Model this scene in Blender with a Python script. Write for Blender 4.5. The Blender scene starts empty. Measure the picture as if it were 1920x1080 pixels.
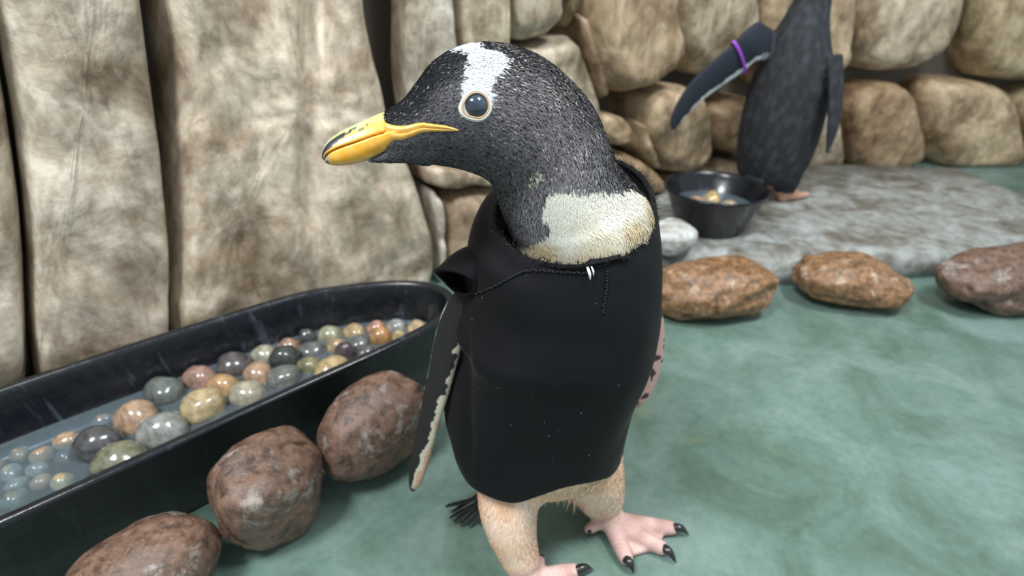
import bpy, bmesh, math, random
import numpy as np
from mathutils import Vector, Matrix, noise as mnoise
from mathutils.kdtree import KDTree
from mathutils.bvhtree import BVHTree

random.seed(7)
RNG = np.random.default_rng(7)
SC = bpy.context.scene
COL = SC.collection

# ------------------------------------------------------------------ camera
CAM = np.array([0.0, 0.0, 0.554])
PITCH = math.radians(30)
CP, SP = math.cos(PITCH), math.sin(PITCH)
FPX = 1000.0
cam_data = bpy.data.cameras.new('camera')
cam = bpy.data.objects.new('camera', cam_data)
COL.objects.link(cam)
cam.location = CAM
cam.rotation_euler = (math.pi / 2 - PITCH, 0, 0)
cam_data.sensor_width = 36.0
cam_data.lens = FPX / 1920 * 36.0
cam_data.clip_start = 0.01
cam_data.dof.use_dof = True
cam_data.dof.focus_distance = 0.385
cam_data.dof.aperture_fstop = 5.0
SC.camera = cam

# ------------------------------------------------------------------ light, world, exposure
SC.view_settings.view_transform = 'Standard'
SC.view_settings.look = 'None'
SC.view_settings.gamma = 1.0
SC.view_settings.use_curve_mapping = False
SC.view_settings.exposure = 0.0

w = bpy.data.worlds.new('room_ambient')
SC.world = w
w.use_nodes = True
bg = w.node_tree.nodes['Background']
bg.inputs[0].default_value = (0.86, 0.94, 1.0, 1)
bg.inputs[1].default_value = 0.72

def area_lamp(name, loc, target, size, power, color=(1, 1, 1)):
    ld = bpy.data.lights.new(name, 'AREA')
    ld.shape = 'DISK'
    ld.size = size
    ld.energy = power
    ld.color = color
    o = bpy.data.objects.new(name, ld)
    COL.objects.link(o)
    o.location = loc
    d = Vector(target) - Vector(loc)
    o.rotation_euler = d.to_track_quat('-Z', 'Y').to_euler()
    return o

# the eye and the wet tub rim mirror overhead lamps to the left and right of the photographer
area_lamp('ceiling_lamp_left_offscreen', (-0.75, -0.25, 2.1), (0.0, 0.6, 0.2), 0.55, 43, (0.97, 0.99, 1.0))
area_lamp('ceiling_lamp_right_offscreen', (0.85, 0.25, 2.2), (0.2, 0.7, 0.2), 0.55, 39, (0.97, 0.99, 1.0))

# ------------------------------------------------------------------ pixel helpers
def P(px, py, d):
    xc = (px - 960) / FPX * d
    yc = -(py - 540) / FPX * d
    return np.array([xc, yc * SP + d * CP, CAM[2] + yc * CP - d * SP])

def PY(px, py, Y):                      # the point of this ray at forward distance Y
    row = (py - 540) / FPX
    return P(px, py, Y / (CP - SP * row))

def PZ(px, py, z):                      # the point of this ray at height z
    row = (py - 540) / FPX
    return P(px, py, (CAM[2] - z) / (row * CP + SP))

def project(v):
    v = np.asarray(v) - CAM
    d = v[..., 1] * CP - v[..., 2] * SP
    up = v[..., 1] * SP + v[..., 2] * CP
    return 960 + v[..., 0] / d * FPX, 540 - up / d * FPX, d

# ------------------------------------------------------------------ object helpers
def tag(o, label=None, cat=None, group=None, kind=None):
    if label: o['label'] = label
    if cat: o['category'] = cat
    if group: o['group'] = group
    if kind: o['kind'] = kind
    return o

def empty(name, loc):
    o = bpy.data.objects.new(name, None)
    o.location = loc
    o.empty_display_size = 0.02
    COL.objects.link(o)
    return o

def link(name, me, mat=None, parent=None, smooth=True):
    if mat is not None and len(me.materials) == 0:
        me.materials.append(mat)
    o = bpy.data.objects.new(name, me)
    COL.objects.link(o)
    if parent is not None:
        o.parent = parent
        if parent.type == 'EMPTY':
            o.matrix_parent_inverse = Matrix.Translation(-Vector(parent.location))
    if smooth and len(me.polygons):
        me.polygons.foreach_set('use_smooth', [True] * len(me.polygons))
    return o

def mesh_from(name, verts, faces):
    me = bpy.data.meshes.new(name)
    me.from_pydata([tuple(map(float, v)) for v in verts], [], [tuple(f) for f in faces])
    me.update()
    return me

def fix_normals(me):
    bm = bmesh.new(); bm.from_mesh(me)
    bmesh.ops.recalc_face_normals(bm, faces=bm.faces)
    bm.to_mesh(me); bm.free()
    return me

def loft_faces(n, m, cap=True, base=0):
    """n rings of m vertices (closed round), two fan caps on extra vertices n*m, n*m+1"""
    F = []
    for i in range(n - 1):
        for j in range(m):
            k = (j + 1) % m
            F.append((base + i * m + j, base + i * m + k, base + (i + 1) * m + k, base + (i + 1) * m + j))
    if cap:
        a, b = base + n * m, base + n * m + 1
        for j in range(m):
            k = (j + 1) % m
            F.append((a, base + k, base + j))
            F.append((b, base + (n - 1) * m + j, base + (n - 1) * m + k))
    return F

def catmull(pts, n, closed=False):
    """resample rows of an array by a Catmull-Rom spline, n samples"""
    pts = np.asarray(pts, float)
    k = len(pts)
    out = []
    seg = k if closed else k - 1
    for q in range(n):
        u = q / n * seg if closed else q / (n - 1) * seg
        i = min(int(u), seg - 1)
        t = u - i
        if closed:
            p0, p1, p2, p3 = pts[(i - 1) % k], pts[i % k], pts[(i + 1) % k], pts[(i + 2) % k]
        else:
            p1, p2 = pts[i], pts[i + 1]
            p0 = pts[i - 1] if i > 0 else 2 * p1 - p2
            p3 = pts[i + 2] if i + 2 < k else 2 * p2 - p1
        out.append(0.5 * (2 * p1 + (p2 - p0) * t + (2 * p0 - 5 * p1 + 4 * p2 - p3) * t * t + (3 * p1 - p0 - 3 * p2 + p3) * t ** 3))
    return np.array(out)

def unit(v):
    v = np.asarray(v, float)
    return v / max(1e-9, np.linalg.norm(v))

def tube(path, radii, m=12, flat=None, flat_dir=None):
    """closed tube; flat: second radius list along flat_dir. returns verts, faces"""
    path = np.asarray(path, float)
    n = len(path)
    V = []
    ref = np.array([0.31, 0.2, 0.93]) if flat_dir is None else np.asarray(flat_dir, float)
    for i in range(n):
        t = unit(path[min(i + 1, n - 1)] - path[max(i - 1, 0)])
        a = ref - t * np.dot(ref, t)
        if np.linalg.norm(a) < 1e-3:
            a = np.array([1, 0, 0]) - t * t[0]
        a = unit(a)
        b = np.cross(t, a)
        ra = radii[i] if flat is None else flat[i]
        for j in range(m):
            an = 2 * math.pi * j / m
            V.append(path[i] + a * ra * math.cos(an) + b * radii[i] * math.sin(an))
    V.append(path[0]); V.append(path[-1])
    return np.array(V), loft_faces(n, m)

def capsule_path(pts, radii, k=24, ends=True):
    """resample a chain, round both ends"""
    arr = np.column_stack([np.asarray(pts, float), np.asarray(radii, float)])
    s = catmull(arr, k)
    if ends:
        r0, r1 = s[0, 3], s[-1, 3]
        t0 = unit(s[0, :3] - s[1, :3]); t1 = unit(s[-1, :3] - s[-2, :3])
        pre = [np.append(s[0, :3] + t0 * r0 * math.sin(a), r0 * max(.05, math.cos(a))) for a in (1.45, 1.1, .6)]
        post = [np.append(s[-1, :3] + t1 * r1 * math.sin(a), r1 * max(.05, math.cos(a))) for a in (.6, 1.1, 1.45)]
        s = np.vstack([pre, s, post])
    return s[:, :3], s[:, 3]

# ------------------------------------------------------------------ material helpers
class Nodes:
    def __init__(self, name):
        self.mat = bpy.data.materials.new(name)
        self.mat.use_nodes = True
        self.t = self.mat.node_tree
        self.b = self.t.nodes['Principled BSDF']
        self.out = self.t.nodes['Material Output']
    def n(self, typ, **kw):
        nd = self.t.nodes.new(typ)
        for k, v in kw.items():
            if k.startswith('i_'):
                nd.inputs[k[2:].replace('_', ' ')].default_value = v
            else:
                setattr(nd, k, v)
        return nd
    def l(self, a, b):
        self.t.links.new(a, b)
    def coords(self, scale=(1, 1, 1), kind='Object'):
        tc = self.n('ShaderNodeTexCoord'); mp = self.n('ShaderNodeMapping')
        mp.inputs['Scale'].default_value = scale
        self.l(tc.outputs[kind], mp.inputs['Vector'])
        return mp.outputs['Vector']
    def noise(self, vec, scale, detail=6, rough=.6, dist=0.0):
        nd = self.n('ShaderNodeTexNoise')
        nd.inputs['Scale'].default_value = scale; nd.inputs['Detail'].default_value = detail
        nd.inputs['Roughness'].default_value = rough; nd.inputs['Distortion'].default_value = dist
        self.l(vec, nd.inputs['Vector'])
        return nd.outputs['Fac']
    def ramp(self, fac, stops, interp='LINEAR'):
        nd = self.n('ShaderNodeValToRGB')
        cr = nd.color_ramp; cr.interpolation = interp
        while len(cr.elements) < len(stops): cr.elements.new(0.5)
        for e, (p, c) in zip(cr.elements, stops):
            e.position = p
            e.color = (*c, 1) if len(c) == 3 else c
        self.l(fac, nd.inputs['Fac'])
        return nd.outputs['Color']
    def mix(self, a, b, fac, mode='MIX'):
        nd = self.n('ShaderNodeMix', data_type='RGBA', blend_type=mode)
        for s, i in ((fac, 0), (a, 6), (b, 7)):
            if isinstance(s, (int, float)): nd.inputs[i].default_value = s
            elif isinstance(s, tuple): nd.inputs[i].default_value = (*s, 1)
            else: self.l(s, nd.inputs[i])
        return nd.outputs[2]
    def bump(self, h, strength=.5, dist=.01, prev=None):
        nd = self.n('ShaderNodeBump')
        nd.inputs['Strength'].default_value = strength
        nd.inputs['Distance'].default_value = dist
        self.l(h, nd.inputs['Height'])
        if prev is not None: self.l(prev, nd.inputs['Normal'])
        self.l(nd.outputs['Normal'], self.b.inputs['Normal'])
        return nd.outputs['Normal']
    def set(self, **kw):
        for k, v in kw.items():
            self.b.inputs[k.replace('_', ' ')].default_value = v
        return self

G = lambda v: (v, v, v)

def mat_floor():
    m = Nodes('green_wet_floor')
    v = m.coords()
    big = m.noise(v, 3.2, 5, .6, .6)
    mid = m.noise(v, 8, 8, .62, .7)
    fine = m.noise(v, 90, 4, .6)
    c1 = m.ramp(big, [(.32, (.075, .135, .10)), (.5, (.115, .188, .152)), (.66, (.165, .245, .225))])
    c2 = m.ramp(mid, [(.36, (.07, .105, .072)), (.49, (.135, .215, .18)), (.64, (.25, .345, .325))])
    c = m.mix(c1, c2, .42)
    c = m.mix(c, m.ramp(fine, [(.3, G(.75)), (.7, G(1.15))]), .5, 'MULTIPLY')
    scum = m.ramp(m.noise(v, 5.5, 7, .7, 1.2), [(.60, G(0)), (.72, G(1))])
    c = m.mix(c, (.235, .25, .11), m.mix(G(0), scum, .45))
    m.l(c, m.b.inputs['Base Color'])
    m.l(m.ramp(big, [(.3, G(.22)), (.7, G(.5))]), m.b.inputs['Roughness'])
    n1 = m.bump(mid, .25, .004)
    m.bump(fine, .15, .001, n1)
    return m.mat

def mat_stone(name, wet=.0, scale=1.0, streak=True):
    """rock tinted by the object's own colour"""
    m = Nodes(name)
    v = m.coords()
    oi = m.n('ShaderNodeObjectInfo')
    add = m.n('ShaderNodeVectorMath', operation='ADD')
    sc = m.n('ShaderNodeVectorMath', operation='SCALE'); sc.inputs['Scale'].default_value = 9.0
    cmb = m.n('ShaderNodeCombineXYZ')
    for i in range(3): m.l(oi.outputs['Random'], cmb.inputs[i])
    m.l(cmb.outputs[0], sc.inputs[0]); m.l(v, add.inputs[0]); m.l(sc.outputs[0], add.inputs[1])
    v = add.outputs[0]
    a = m.noise(v, 9 * scale, 7, .65, .5)
    b = m.noise(v, 38 * scale, 6, .7, .2)
    f = m.noise(v, 220 * scale, 3, .6)
    base = oi.outputs['Color']
    col = m.mix(base, m.ramp(a, [(.34, (.42, .35, .27)), (.47, (.90, .86, .80)), (.60, (1.40, 1.41, 1.40))]), 1.0, 'MULTIPLY')
    col = m.mix(col, m.ramp(b, [(.3, (.55, .52, .48)), (.52, G(1)), (.75, G(1.25))]), .8, 'MULTIPLY')
    if streak:
        mp = m.n('ShaderNodeMapping'); mp.inputs['Scale'].default_value = (1, 1, .32)
        m.l(v, mp.inputs['Vector'])
        s = m.noise(mp.outputs[0], 24 * scale, 6, .62, .8)
        col = m.mix(col, m.ramp(s, [(.34, (.50, .42, .34)), (.5, G(1)), (.68, (1.22, 1.23, 1.24))]), .6, 'MULTIPLY')
        rust = m.ramp(m.noise(v, 6.5 * scale, 6, .7, 1.0), [(.54, G(0)), (.70, G(1))])
        col = m.mix(col, (.33, .20, .10), m.mix(G(0), rust, .5))
    m.l(col, m.b.inputs['Base Color'])
    m.l(m.ramp(b, [(.3, G(.42 - wet * .25)), (.7, G(.75 - wet * .35))]), m.b.inputs['Roughness'])
    n1 = m.bump(a, .35, .010)
    n2 = m.bump(b, .38, .003, n1)
    m.bump(f, .25, .0006, n2)
    return m.mat

def mat_granite(name, dark, mid, light, scale=1.0):
    m = Nodes(name)
    v = m.coords()
    a = m.noise(v, 22 * scale, 8, .72, .4)
    b = m.noise(v, 75 * scale, 5, .7)
    vo = m.n('ShaderNodeTexVoronoi'); vo.inputs['Scale'].default_value = 130 * scale
    m.l(v, vo.inputs['Vector'])
    col = m.ramp(a, [(.35, dark), (.45, mid), (.54, tuple(x * .72 for x in mid)), (.66, light)])
    col = m.mix(col, m.ramp(b, [(.36, G(.40)), (.5, G(1)), (.64, G(1.5))]), .85, 'MULTIPLY')
    speck = m.ramp(vo.outputs['Distance'], [(.0, G(1)), (.16, G(0))])
    col = m.mix(col, (.50, .44, .38), m.mix(G(0), speck, .35))
    m.l(col, m.b.inputs['Base Color'])
    m.l(m.ramp(b, [(.3, G(.28)), (.7, G(.6))]), m.b.inputs['Roughness'])
    n1 = m.bump(a, .4, .006)
    m.bump(b, .4, .002, n1)
    return m.mat

def mat_pebble():
    m = Nodes('wet_pebble')
    v = m.coords()
    oi = m.n('ShaderNodeObjectInfo')
    a = m.noise(v, 34, 6, .65, .6)
    b = m.noise(v, 160, 4, .6)
    col = m.mix(oi.outputs['Color'], m.ramp(a, [(.36, G(.45)), (.5, G(.82)), (.64, G(1.15))]), 1.0, 'MULTIPLY')
    col = m.mix(col, m.ramp(b, [(.36, G(.7)), (.64, G(1.2))]), .6, 'MULTIPLY')
    m.l(col, m.b.inputs['Base Color'])
    m.set(Roughness=.22, Coat_Weight=.6, Coat_Roughness=.06)
    m.bump(b, .12, .001)
    return m.mat

def mat_plastic():
    m = Nodes('black_plastic')
    v = m.coords()
    b = m.noise(v, 60, 5, .7)
    drip = m.n('ShaderNodeMapping'); drip.inputs['Scale'].default_value = (1, 1, .12)
    m.l(v, drip.inputs['Vector'])
    s = m.noise(drip.outputs[0], 55, 5, .6, .5)
    col = m.mix((.006, .008, .011), (.05, .06, .075), m.ramp(s, [(.60, G(0)), (.75, G(1))]))
    m.l(col, m.b.inputs['Base Color'])
    m.l(m.ramp(b, [(.35, G(.14)), (.7, G(.36))]), m.b.inputs['Roughness'])
    m.bump(b, .12, .002)
    return m.mat

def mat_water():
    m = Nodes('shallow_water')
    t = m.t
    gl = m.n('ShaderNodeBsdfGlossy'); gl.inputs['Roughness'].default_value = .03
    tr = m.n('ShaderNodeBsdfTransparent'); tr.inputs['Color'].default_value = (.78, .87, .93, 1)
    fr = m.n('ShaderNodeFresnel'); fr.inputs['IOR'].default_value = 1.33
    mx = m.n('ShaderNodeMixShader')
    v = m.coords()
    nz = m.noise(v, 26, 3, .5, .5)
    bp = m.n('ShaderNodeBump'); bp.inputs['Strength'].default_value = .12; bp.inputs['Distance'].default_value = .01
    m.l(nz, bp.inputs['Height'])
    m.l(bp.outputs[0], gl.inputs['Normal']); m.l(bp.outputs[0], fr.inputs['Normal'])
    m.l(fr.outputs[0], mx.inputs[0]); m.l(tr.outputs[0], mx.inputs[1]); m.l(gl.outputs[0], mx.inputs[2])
    df = m.n('ShaderNodeBsdfDiffuse'); df.inputs['Color'].default_value = (.36, .47, .53, 1)  # pale blue diffuse share: bright wall and lamp reflection put into the water's colour
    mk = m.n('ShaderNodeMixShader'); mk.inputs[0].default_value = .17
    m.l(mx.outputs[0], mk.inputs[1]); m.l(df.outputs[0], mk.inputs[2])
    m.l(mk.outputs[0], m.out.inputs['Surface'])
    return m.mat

def mat_attr(name, rough=.6, bump=None, spec=.5, sheen=0.0, sss=0.0, coat=0.0):
    m = Nodes(name)
    at = m.n('ShaderNodeAttribute', attribute_name='Col')
    v = m.coords()
    col = at.outputs['Color']
    if bump:
        f = m.noise(v, bump[0], 5, .65, .3)
        col = m.mix(col, m.ramp(f, [(.3, G(.78)), (.5, G(1)), (.72, G(1.16))]), .8, 'MULTIPLY')
        m.bump(f, bump[1], bump[2])
    m.l(col, m.b.inputs['Base Color'])
    m.set(Roughness=rough, Specular_IOR_Level=spec, Sheen_Weight=sheen, Coat_Weight=coat, Coat_Roughness=.1)
    if sss:
        m.set(Subsurface_Weight=sss, Subsurface_Scale=.004)
    return m.mat

def mat_plain(name, col, rough=.5, **kw):
    m = Nodes(name)
    m.set(Base_Color=(*col, 1), Roughness=rough, **kw)
    v = m.coords()
    f = m.noise(v, 300, 3, .6)
    m.bump(f, .08, .0005)
    return m.mat

def mat_neoprene():
    m = Nodes('black_neoprene')
    v = m.coords()
    big = m.noise(v, 14, 4, .6)
    weave = m.noise(v, 1500, 2, .5)
    col = m.mix((.0028, .0030, .0040), (.0065, .0070, .0090), big)
    vo = m.n('ShaderNodeTexVoronoi'); vo.inputs['Scale'].default_value = 62
    m.l(v, vo.inputs['Vector'])
    lint = m.ramp(vo.outputs['Distance'], [(.030, G(1)), (.055, G(0))])
    col = m.mix(col, (.16, .17, .18), lint)
    m.l(col, m.b.inputs['Base Color'])
    m.set(Roughness=.78, Specular_IOR_Level=.20, Sheen_Weight=.03, Sheen_Roughness=.4)
    m.bump(weave, .12, .0004)
    return m.mat

M_FLOOR = mat_floor()
M_STONE = mat_stone('wall_rock', .1)
M_COBBLE = mat_granite('brown_granite', (.045, .027, .020), (.175, .103, .072), (.33, .30, .27))
M_ORANGE = mat_granite('orange_granite', (.055, .032, .016), (.27, .145, .070), (.50, .37, .25), 1.3)
M_PEBBLE = mat_pebble()
M_PLASTIC = mat_plastic()
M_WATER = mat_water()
M_VEST = mat_neoprene()
M_MORTAR = mat_plain('mortar', (.105, .090, .072), .85)
M_LEDGE = mat_stone('pale_ledge_rock', .6, 1.4, False)

# ------------------------------------------------------------------ floor
def build_floor():
    nx, ny = 60, 60
    V, F = [], []
    for j in range(ny + 1):
        for i in range(nx + 1):
            x = -2.0 + 4.4 * i / nx; y = -1.5 + 4.0 * j / ny
            V.append((x, y, 0.0))
    for j in range(ny):
        for i in range(nx):
            a = j * (nx + 1) + i
            F.append((a, a + 1, a + nx + 2, a + nx + 1))
    tag(link('floor', mesh_from('floor', V, F), M_FLOOR), 'green wet painted concrete floor', kind='structure')
build_floor()

# ------------------------------------------------------------------ rock wall (u runs along the wall, v away from the camera)
UA = np.array([.74, .67]) / math.hypot(.74, .67)
VA = np.array([-UA[1], UA[0]])
def uv2xy(u, v): return UA * u + VA * v
_path = np.array([uv2xy(*p) for p in [(-2.2, .80), (-1.5, .88), (-.6, .885), (.25, .88), (.6, .845), (.95, .80), (1.45, .745), (1.9, .61), (2.4, .30), (2.9, -.1)]])
WALL = catmull(_path, 600)
WS = np.concatenate([[0], np.cumsum(np.linalg.norm(np.diff(WALL, axis=0), axis=1))])
WT = np.gradient(WALL, axis=0); WT /= np.linalg.norm(WT, axis=1)[:, None]
WN = np.column_stack([WT[:, 1], -WT[:, 0]])             # towards the camera side

def wall_point(s, z, off=0.0):
    x = np.interp(s, WS, WALL[:, 0]); y = np.interp(s, WS, WALL[:, 1])
    nx = np.interp(s, WS, WN[:, 0]); ny = np.interp(s, WS, WN[:, 1])
    return np.array([x + nx * off, y + ny * off, z])

def wall_hit(px, py, off=0.0):
    """(s, z) where the ray of a pixel meets the wall (its face standing off by off)"""
    r = P(px, py, 1.0) - CAM
    FACE = WALL + WN * off
    cr = FACE[:, 0] * r[1] - FACE[:, 1] * r[0]
    best = None
    for i in np.where(cr[:-1] * cr[1:] <= 0)[0]:
        f = cr[i] / (cr[i] - cr[i + 1])
        p = FACE[i] * (1 - f) + FACE[i + 1] * f
        k = np.dot(p, r[:2]) / np.dot(r[:2], r[:2])
        if k > 0 and (best is None or k < best[0]):
            best = (k, WS[i] * (1 - f) + WS[i + 1] * f, CAM[2] + r[2] * k)
    return best[1], best[2]

def build_wall():
    V, F = [], []
    ss = np.linspace(0, WS[-1], 80); zs = np.linspace(-.02, 1.5, 20)
    for z in zs:
        for s in ss: V.append(wall_point(s, z, -.085 + .008 * mnoise.noise(Vector((s * 6, z * 6, 0)))))
    for z in zs:
        for s in ss: V.append(wall_point(s, z, -.16))
    n = len(ss); h = len(zs); o = n * h
    for j in range(h - 1):
        for i in range(n - 1):
            a = j * n + i
            F.append((a, a + 1, a + n + 1, a + n))
            F.append((o + a, o + a + n, o + a + n + 1, o + a + 1))
    for i in range(n - 1):
        a = (h - 1) * n + i
        F.append((a, a + 1, o + a + 1, o + a)); F.append((i, o + i, o + i + 1, i + 1))
    for j in range(h - 1):
        a = j * n; b = j * n + n - 1
        F.append((a, a + n, o + a + n, o + a)); F.append((b, o + b, o + b + n, b + n))
    me = fix_normals(mesh_from('wall_back', V, F))
    return tag(link('wall_back', me, M_MORTAR), 'rock wall of big fitted stones with dark joints', kind='structure')
wall = build_wall()

def stone_on_wall(poly, thick, color, seed, rings=9, n=64, amp=1.0, fold=None, px=True, name='stone', dome=1.0, skirt=-.095):
    sz = np.array([wall_hit(*p, off=thick * .6) for p in poly]) if px else np.array(poly, float)
    if px: sz[np.array([p[1] <= -160 for p in poly]), 1] += .25
    sz[:, 1] = np.clip(sz[:, 1], -.01, 1.42)
    # round the corners (Chaikin), then even spacing
    for _ in range(2):
        nxt = np.roll(sz, -1, axis=0)
        sz = np.stack([sz * .8 + nxt * .2, sz * .2 + nxt * .8], 1).reshape(-1, 2)
    cl = np.vstack([sz, sz[:1]])
    L = np.concatenate([[0], np.cumsum(np.linalg.norm(np.diff(cl, axis=0), axis=1))])
    q = np.linspace(0, L[-1], n, endpoint=False)
    B = np.column_stack([np.interp(q, L, cl[:, 0]), np.interp(q, L, cl[:, 1])])
    c = B.mean(0)
    size = math.sqrt(abs(np.sum(B[:, 0] * np.roll(B[:, 1], -1) - np.roll(B[:, 0], -1) * B[:, 1])) / 2)
    edge = min(.03, size * .16)
    V, F = [], []
    ks = [1.02] + list(np.linspace(1, .06, rings))
    for r, k in enumerate(ks):
        for b in B:
            p = c + (b - c) * k
            dist = (1 - k) * np.linalg.norm(b - c)
            prof = -.35 if r == 0 else math.sqrt(max(0, 1 - (1 - min(1, dist / edge)) ** 2))
            if r > 0: prof = prof * .8 + .2 * dome * (1 - k ** 2)
            off = skirt if r == 0 else prof * thick
            if r > 0:
                nv = Vector((p[0] * 14 + seed * 3.1, p[1] * 10, seed))
                off += amp * min(1, dist / edge + .25) * (.012 * mnoise.noise(nv) + .006 * mnoise.noise(nv * 2.7) + .003 * mnoise.noise(nv * 7))
                if fold: off += min(1, dist / edge) * fold(p[0], p[1])
            V.append(wall_point(p[0], max(p[1], -.01), off))
    V.append(np.mean(V[-n:], axis=0))
    m = len(ks)
    for i in range(m - 1):
        for j in range(n):
            k = (j + 1) % n
            F.append((i * n + j, i * n + k, (i + 1) * n + k, (i + 1) * n + j))
    for j in range(n):
        F.append(((m - 1) * n + j, (m - 1) * n + (j + 1) % n, m * n))
    me = fix_normals(mesh_from(name, V, F))
    # make sure the dome looks at the camera side
    o = link(name, me, M_STONE, wall)
    o.color = (*color, 1)
    return o

BEIGE = (.47, .405, .325); PALE = (.50, .45, .375); TAN = (.40, .31, .205); BROWN = (.31, .22, .135); OLIVE = (.36, .29, .185)
def slab_fold(s, z):
    a = s + .05 * math.sin(z * 5 + 1)
    return -.020 * math.exp(-((a - s_groove) / .018) ** 2) + .010 * math.sin((a - s_groove) * 26)
s_groove = wall_hit(592, 220, .04)[0]
STONES = [
    ([(330, -160), (560, -160), (668, -160), (682, 0), (702, 90), (724, 170), (738, 250), (772, 308), (798, 390), (818, 470), (822, 600), (700, 720), (500, 760), (345, 760), (338, 400), (330, 100)], .060, BEIGE, slab_fold, 26, 150),
    ([(60, -160), (200, -160), (318, -160), (326, 400), (330, 760), (250, 860), (90, 860), (50, 300)], .055, (.44, .39, .32), None, 20, 110),
    ([(-300, -160), (45, -160), (38, 300), (75, 860), (-100, 900), (-320, 500)], .055, PALE, None, 16, 90),
    ([(764, -160), (850, -160), (852, 0), (855, 90), (868, 200), (880, 296), (800, 302), (766, 232), (752, 120), (757, 0)], .045, (.46, .43, .37), None, 12, 80),
    ([(862, -160), (958, -160), (962, 0), (960, 60), (952, 120), (960, 306), (892, 304), (868, 180), (860, 60)], .045, (.42, .37, .28), None, 12, 80),
    ([(972, -160), (1045, -160), (1052, 10), (1055, 48), (1040, 68), (975, 82), (970, 0)], .05, (.45, .41, .33), None, 10, 64),
    ([(1062, -160), (1088, -160), (1084, 0), (1080, 50), (1062, 56)], .03, OLIVE, None, 8, 48),
    ([(972, 98), (1050, 76), (1082, 64), (1106, 130), (1132, 205), (1126, 262), (1100, 340), (975, 330)], .045, (.40, .36, .28), None, 12, 80),
    ([(1102, -160), (1180, -160), (1243, -160), (1252, 0), (1270, 60), (1280, 118), (1254, 150), (1202, 180), (1150, 170), (1132, 120), (1112, 40)], .075, TAN, None, 14, 90),
    ([(1086, 30), (1096, 22), (1122, 100), (1144, 180), (1137, 192), (1110, 115)], .03, (.30, .21, .14), None, 8, 48),
    ([(1264, -160), (1405, -160), (1418, 0), (1420, 138), (1330, 148), (1298, 118), (1284, 50), (1272, 0)], .065, (.42, .355, .26), None, 12, 80),
    ([(1218, 176), (1260, 164), (1316, 162), (1332, 230), (1334, 290), (1305, 326), (1250, 328), (1216, 256)], .075, TAN, None, 12, 72),
    ([(1136, 214), (1170, 216), (1186, 250), (1176, 270), (1152, 276), (1128, 250)], .06, TAN, None, 8, 48),
    ([(1196, 226), (1204, 226), (1222, 290), (1240, 314), (1230, 322), (1204, 280)], .04, OLIVE, None, 8, 40),
    ([(1140, 288), (1188, 290), (1222, 312), (1248, 346), (1244, 362), (1180, 365), (1150, 330)], .055, BROWN, None, 10, 64),
    ([(1344, 206), (1380, 188), (1436, 184), (1440, 290), (1400, 294), (1352, 284)], .065, BROWN, None, 10, 64),
    ([(1262, 340), (1330, 306), (1440, 304), (1446, 360), (1400, 368), (1280, 366)], .06, (.27, .20, .13), None, 10, 64),
    ([(1180, 376), (1256, 374), (1268, 402), (1240, 424), (1180, 424)], .05, BROWN, None, 10, 56),
    ([(798, 312), (850, 312), (930, 318), (965, 330), (960, 346), (880, 350), (838, 356), (806, 350)], .05, (.40, .33, .25), None, 9, 64),
    ([(838, 366), (900, 356), (1000, 352), (1010, 450), (1000, 560), (850, 580), (836, 500)], .05, (.31, .235, .165), None, 12, 72),
    ([(812, 362), (826, 362), (834, 440), (832, 520), (824, 528), (816, 440)], .04, (.62, .60, .56), None, 8, 48),
    ([(1030, 345), (1110, 350), (1170, 372), (1172, 425), (1100, 470), (1030, 500)], .05, BROWN, None, 10, 64),
    # on to the right, behind the second penguin
    ([(1430, -160), (1600, -160), (1598, 40), (1588, 160), (1450, 172), (1432, 60)], .065, TAN, None, 12, 80),
    ([(1612, -160), (1800, -160), (1790, 120), (1640, 142), (1612, 60)], .065, (.43, .36, .27), None, 12, 80),
    ([(1812, -160), (2060, -160), (2060, 150), (1920, 156), (1826, 138)], .065, OLIVE, None, 12, 80),
    ([(1452, 186), (1572, 178), (1588, 312), (1540, 330), (1456, 322)], .065, (.38, .32, .24), None, 12, 72),
    ([(1596, 168), (1718, 152), (1742, 300), (1690, 330), (1604, 330)], .065, BROWN, None, 12, 72),
    ([(1736, 152), (1830, 152), (1906, 168), (1922, 330), (1840, 340), (1756, 320)], .07, TAN, None, 12, 72),
    ([(1918, 168), (2060, 166), (2060, 330), (1936, 330)], .065, OLIVE, None, 10, 64),
]
for i, (poly, th, colr, fold, rg, nn) in enumerate(STONES):
    stone_on_wall(poly, th, colr, i + 1, rings=rg, n=nn, fold=fold, amp=.9, skirt=-.018 if i == 3 else -.095)

_s1 = wall_hit(-318, 400, .04)[0] - .01
_k = 60
while _s1 > .12:
    _w = random.uniform(.20, .30)
    for z0, z1 in ((.0, .34), (.36, .72), (.74, 1.1)):
        j_ = [random.uniform(-.02, .02) for _ in range(8)]
        _k += 1
        stone_on_wall([(_s1 - _w + .015, z0 + j_[0] * .5 + .01), (_s1 - _w / 2, z0 + .01), (_s1 - .012, z0 + j_[2] * .5 + .01), (_s1 - .01, (z0 + z1) / 2), (_s1 - .012, z1 - .01 + j_[4] * .5), (_s1 - _w / 2, z1 + j_[5] * .4), (_s1 - _w + .015, z1 - .01 + j_[6] * .5), (_s1 - _w + .012, (z0 + z1) / 2)],
                      .06, random.choice([BEIGE, PALE, TAN, (.44, .39, .32)]), _k, rings=10, n=64, px=False)
    _s1 -= _w

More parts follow.
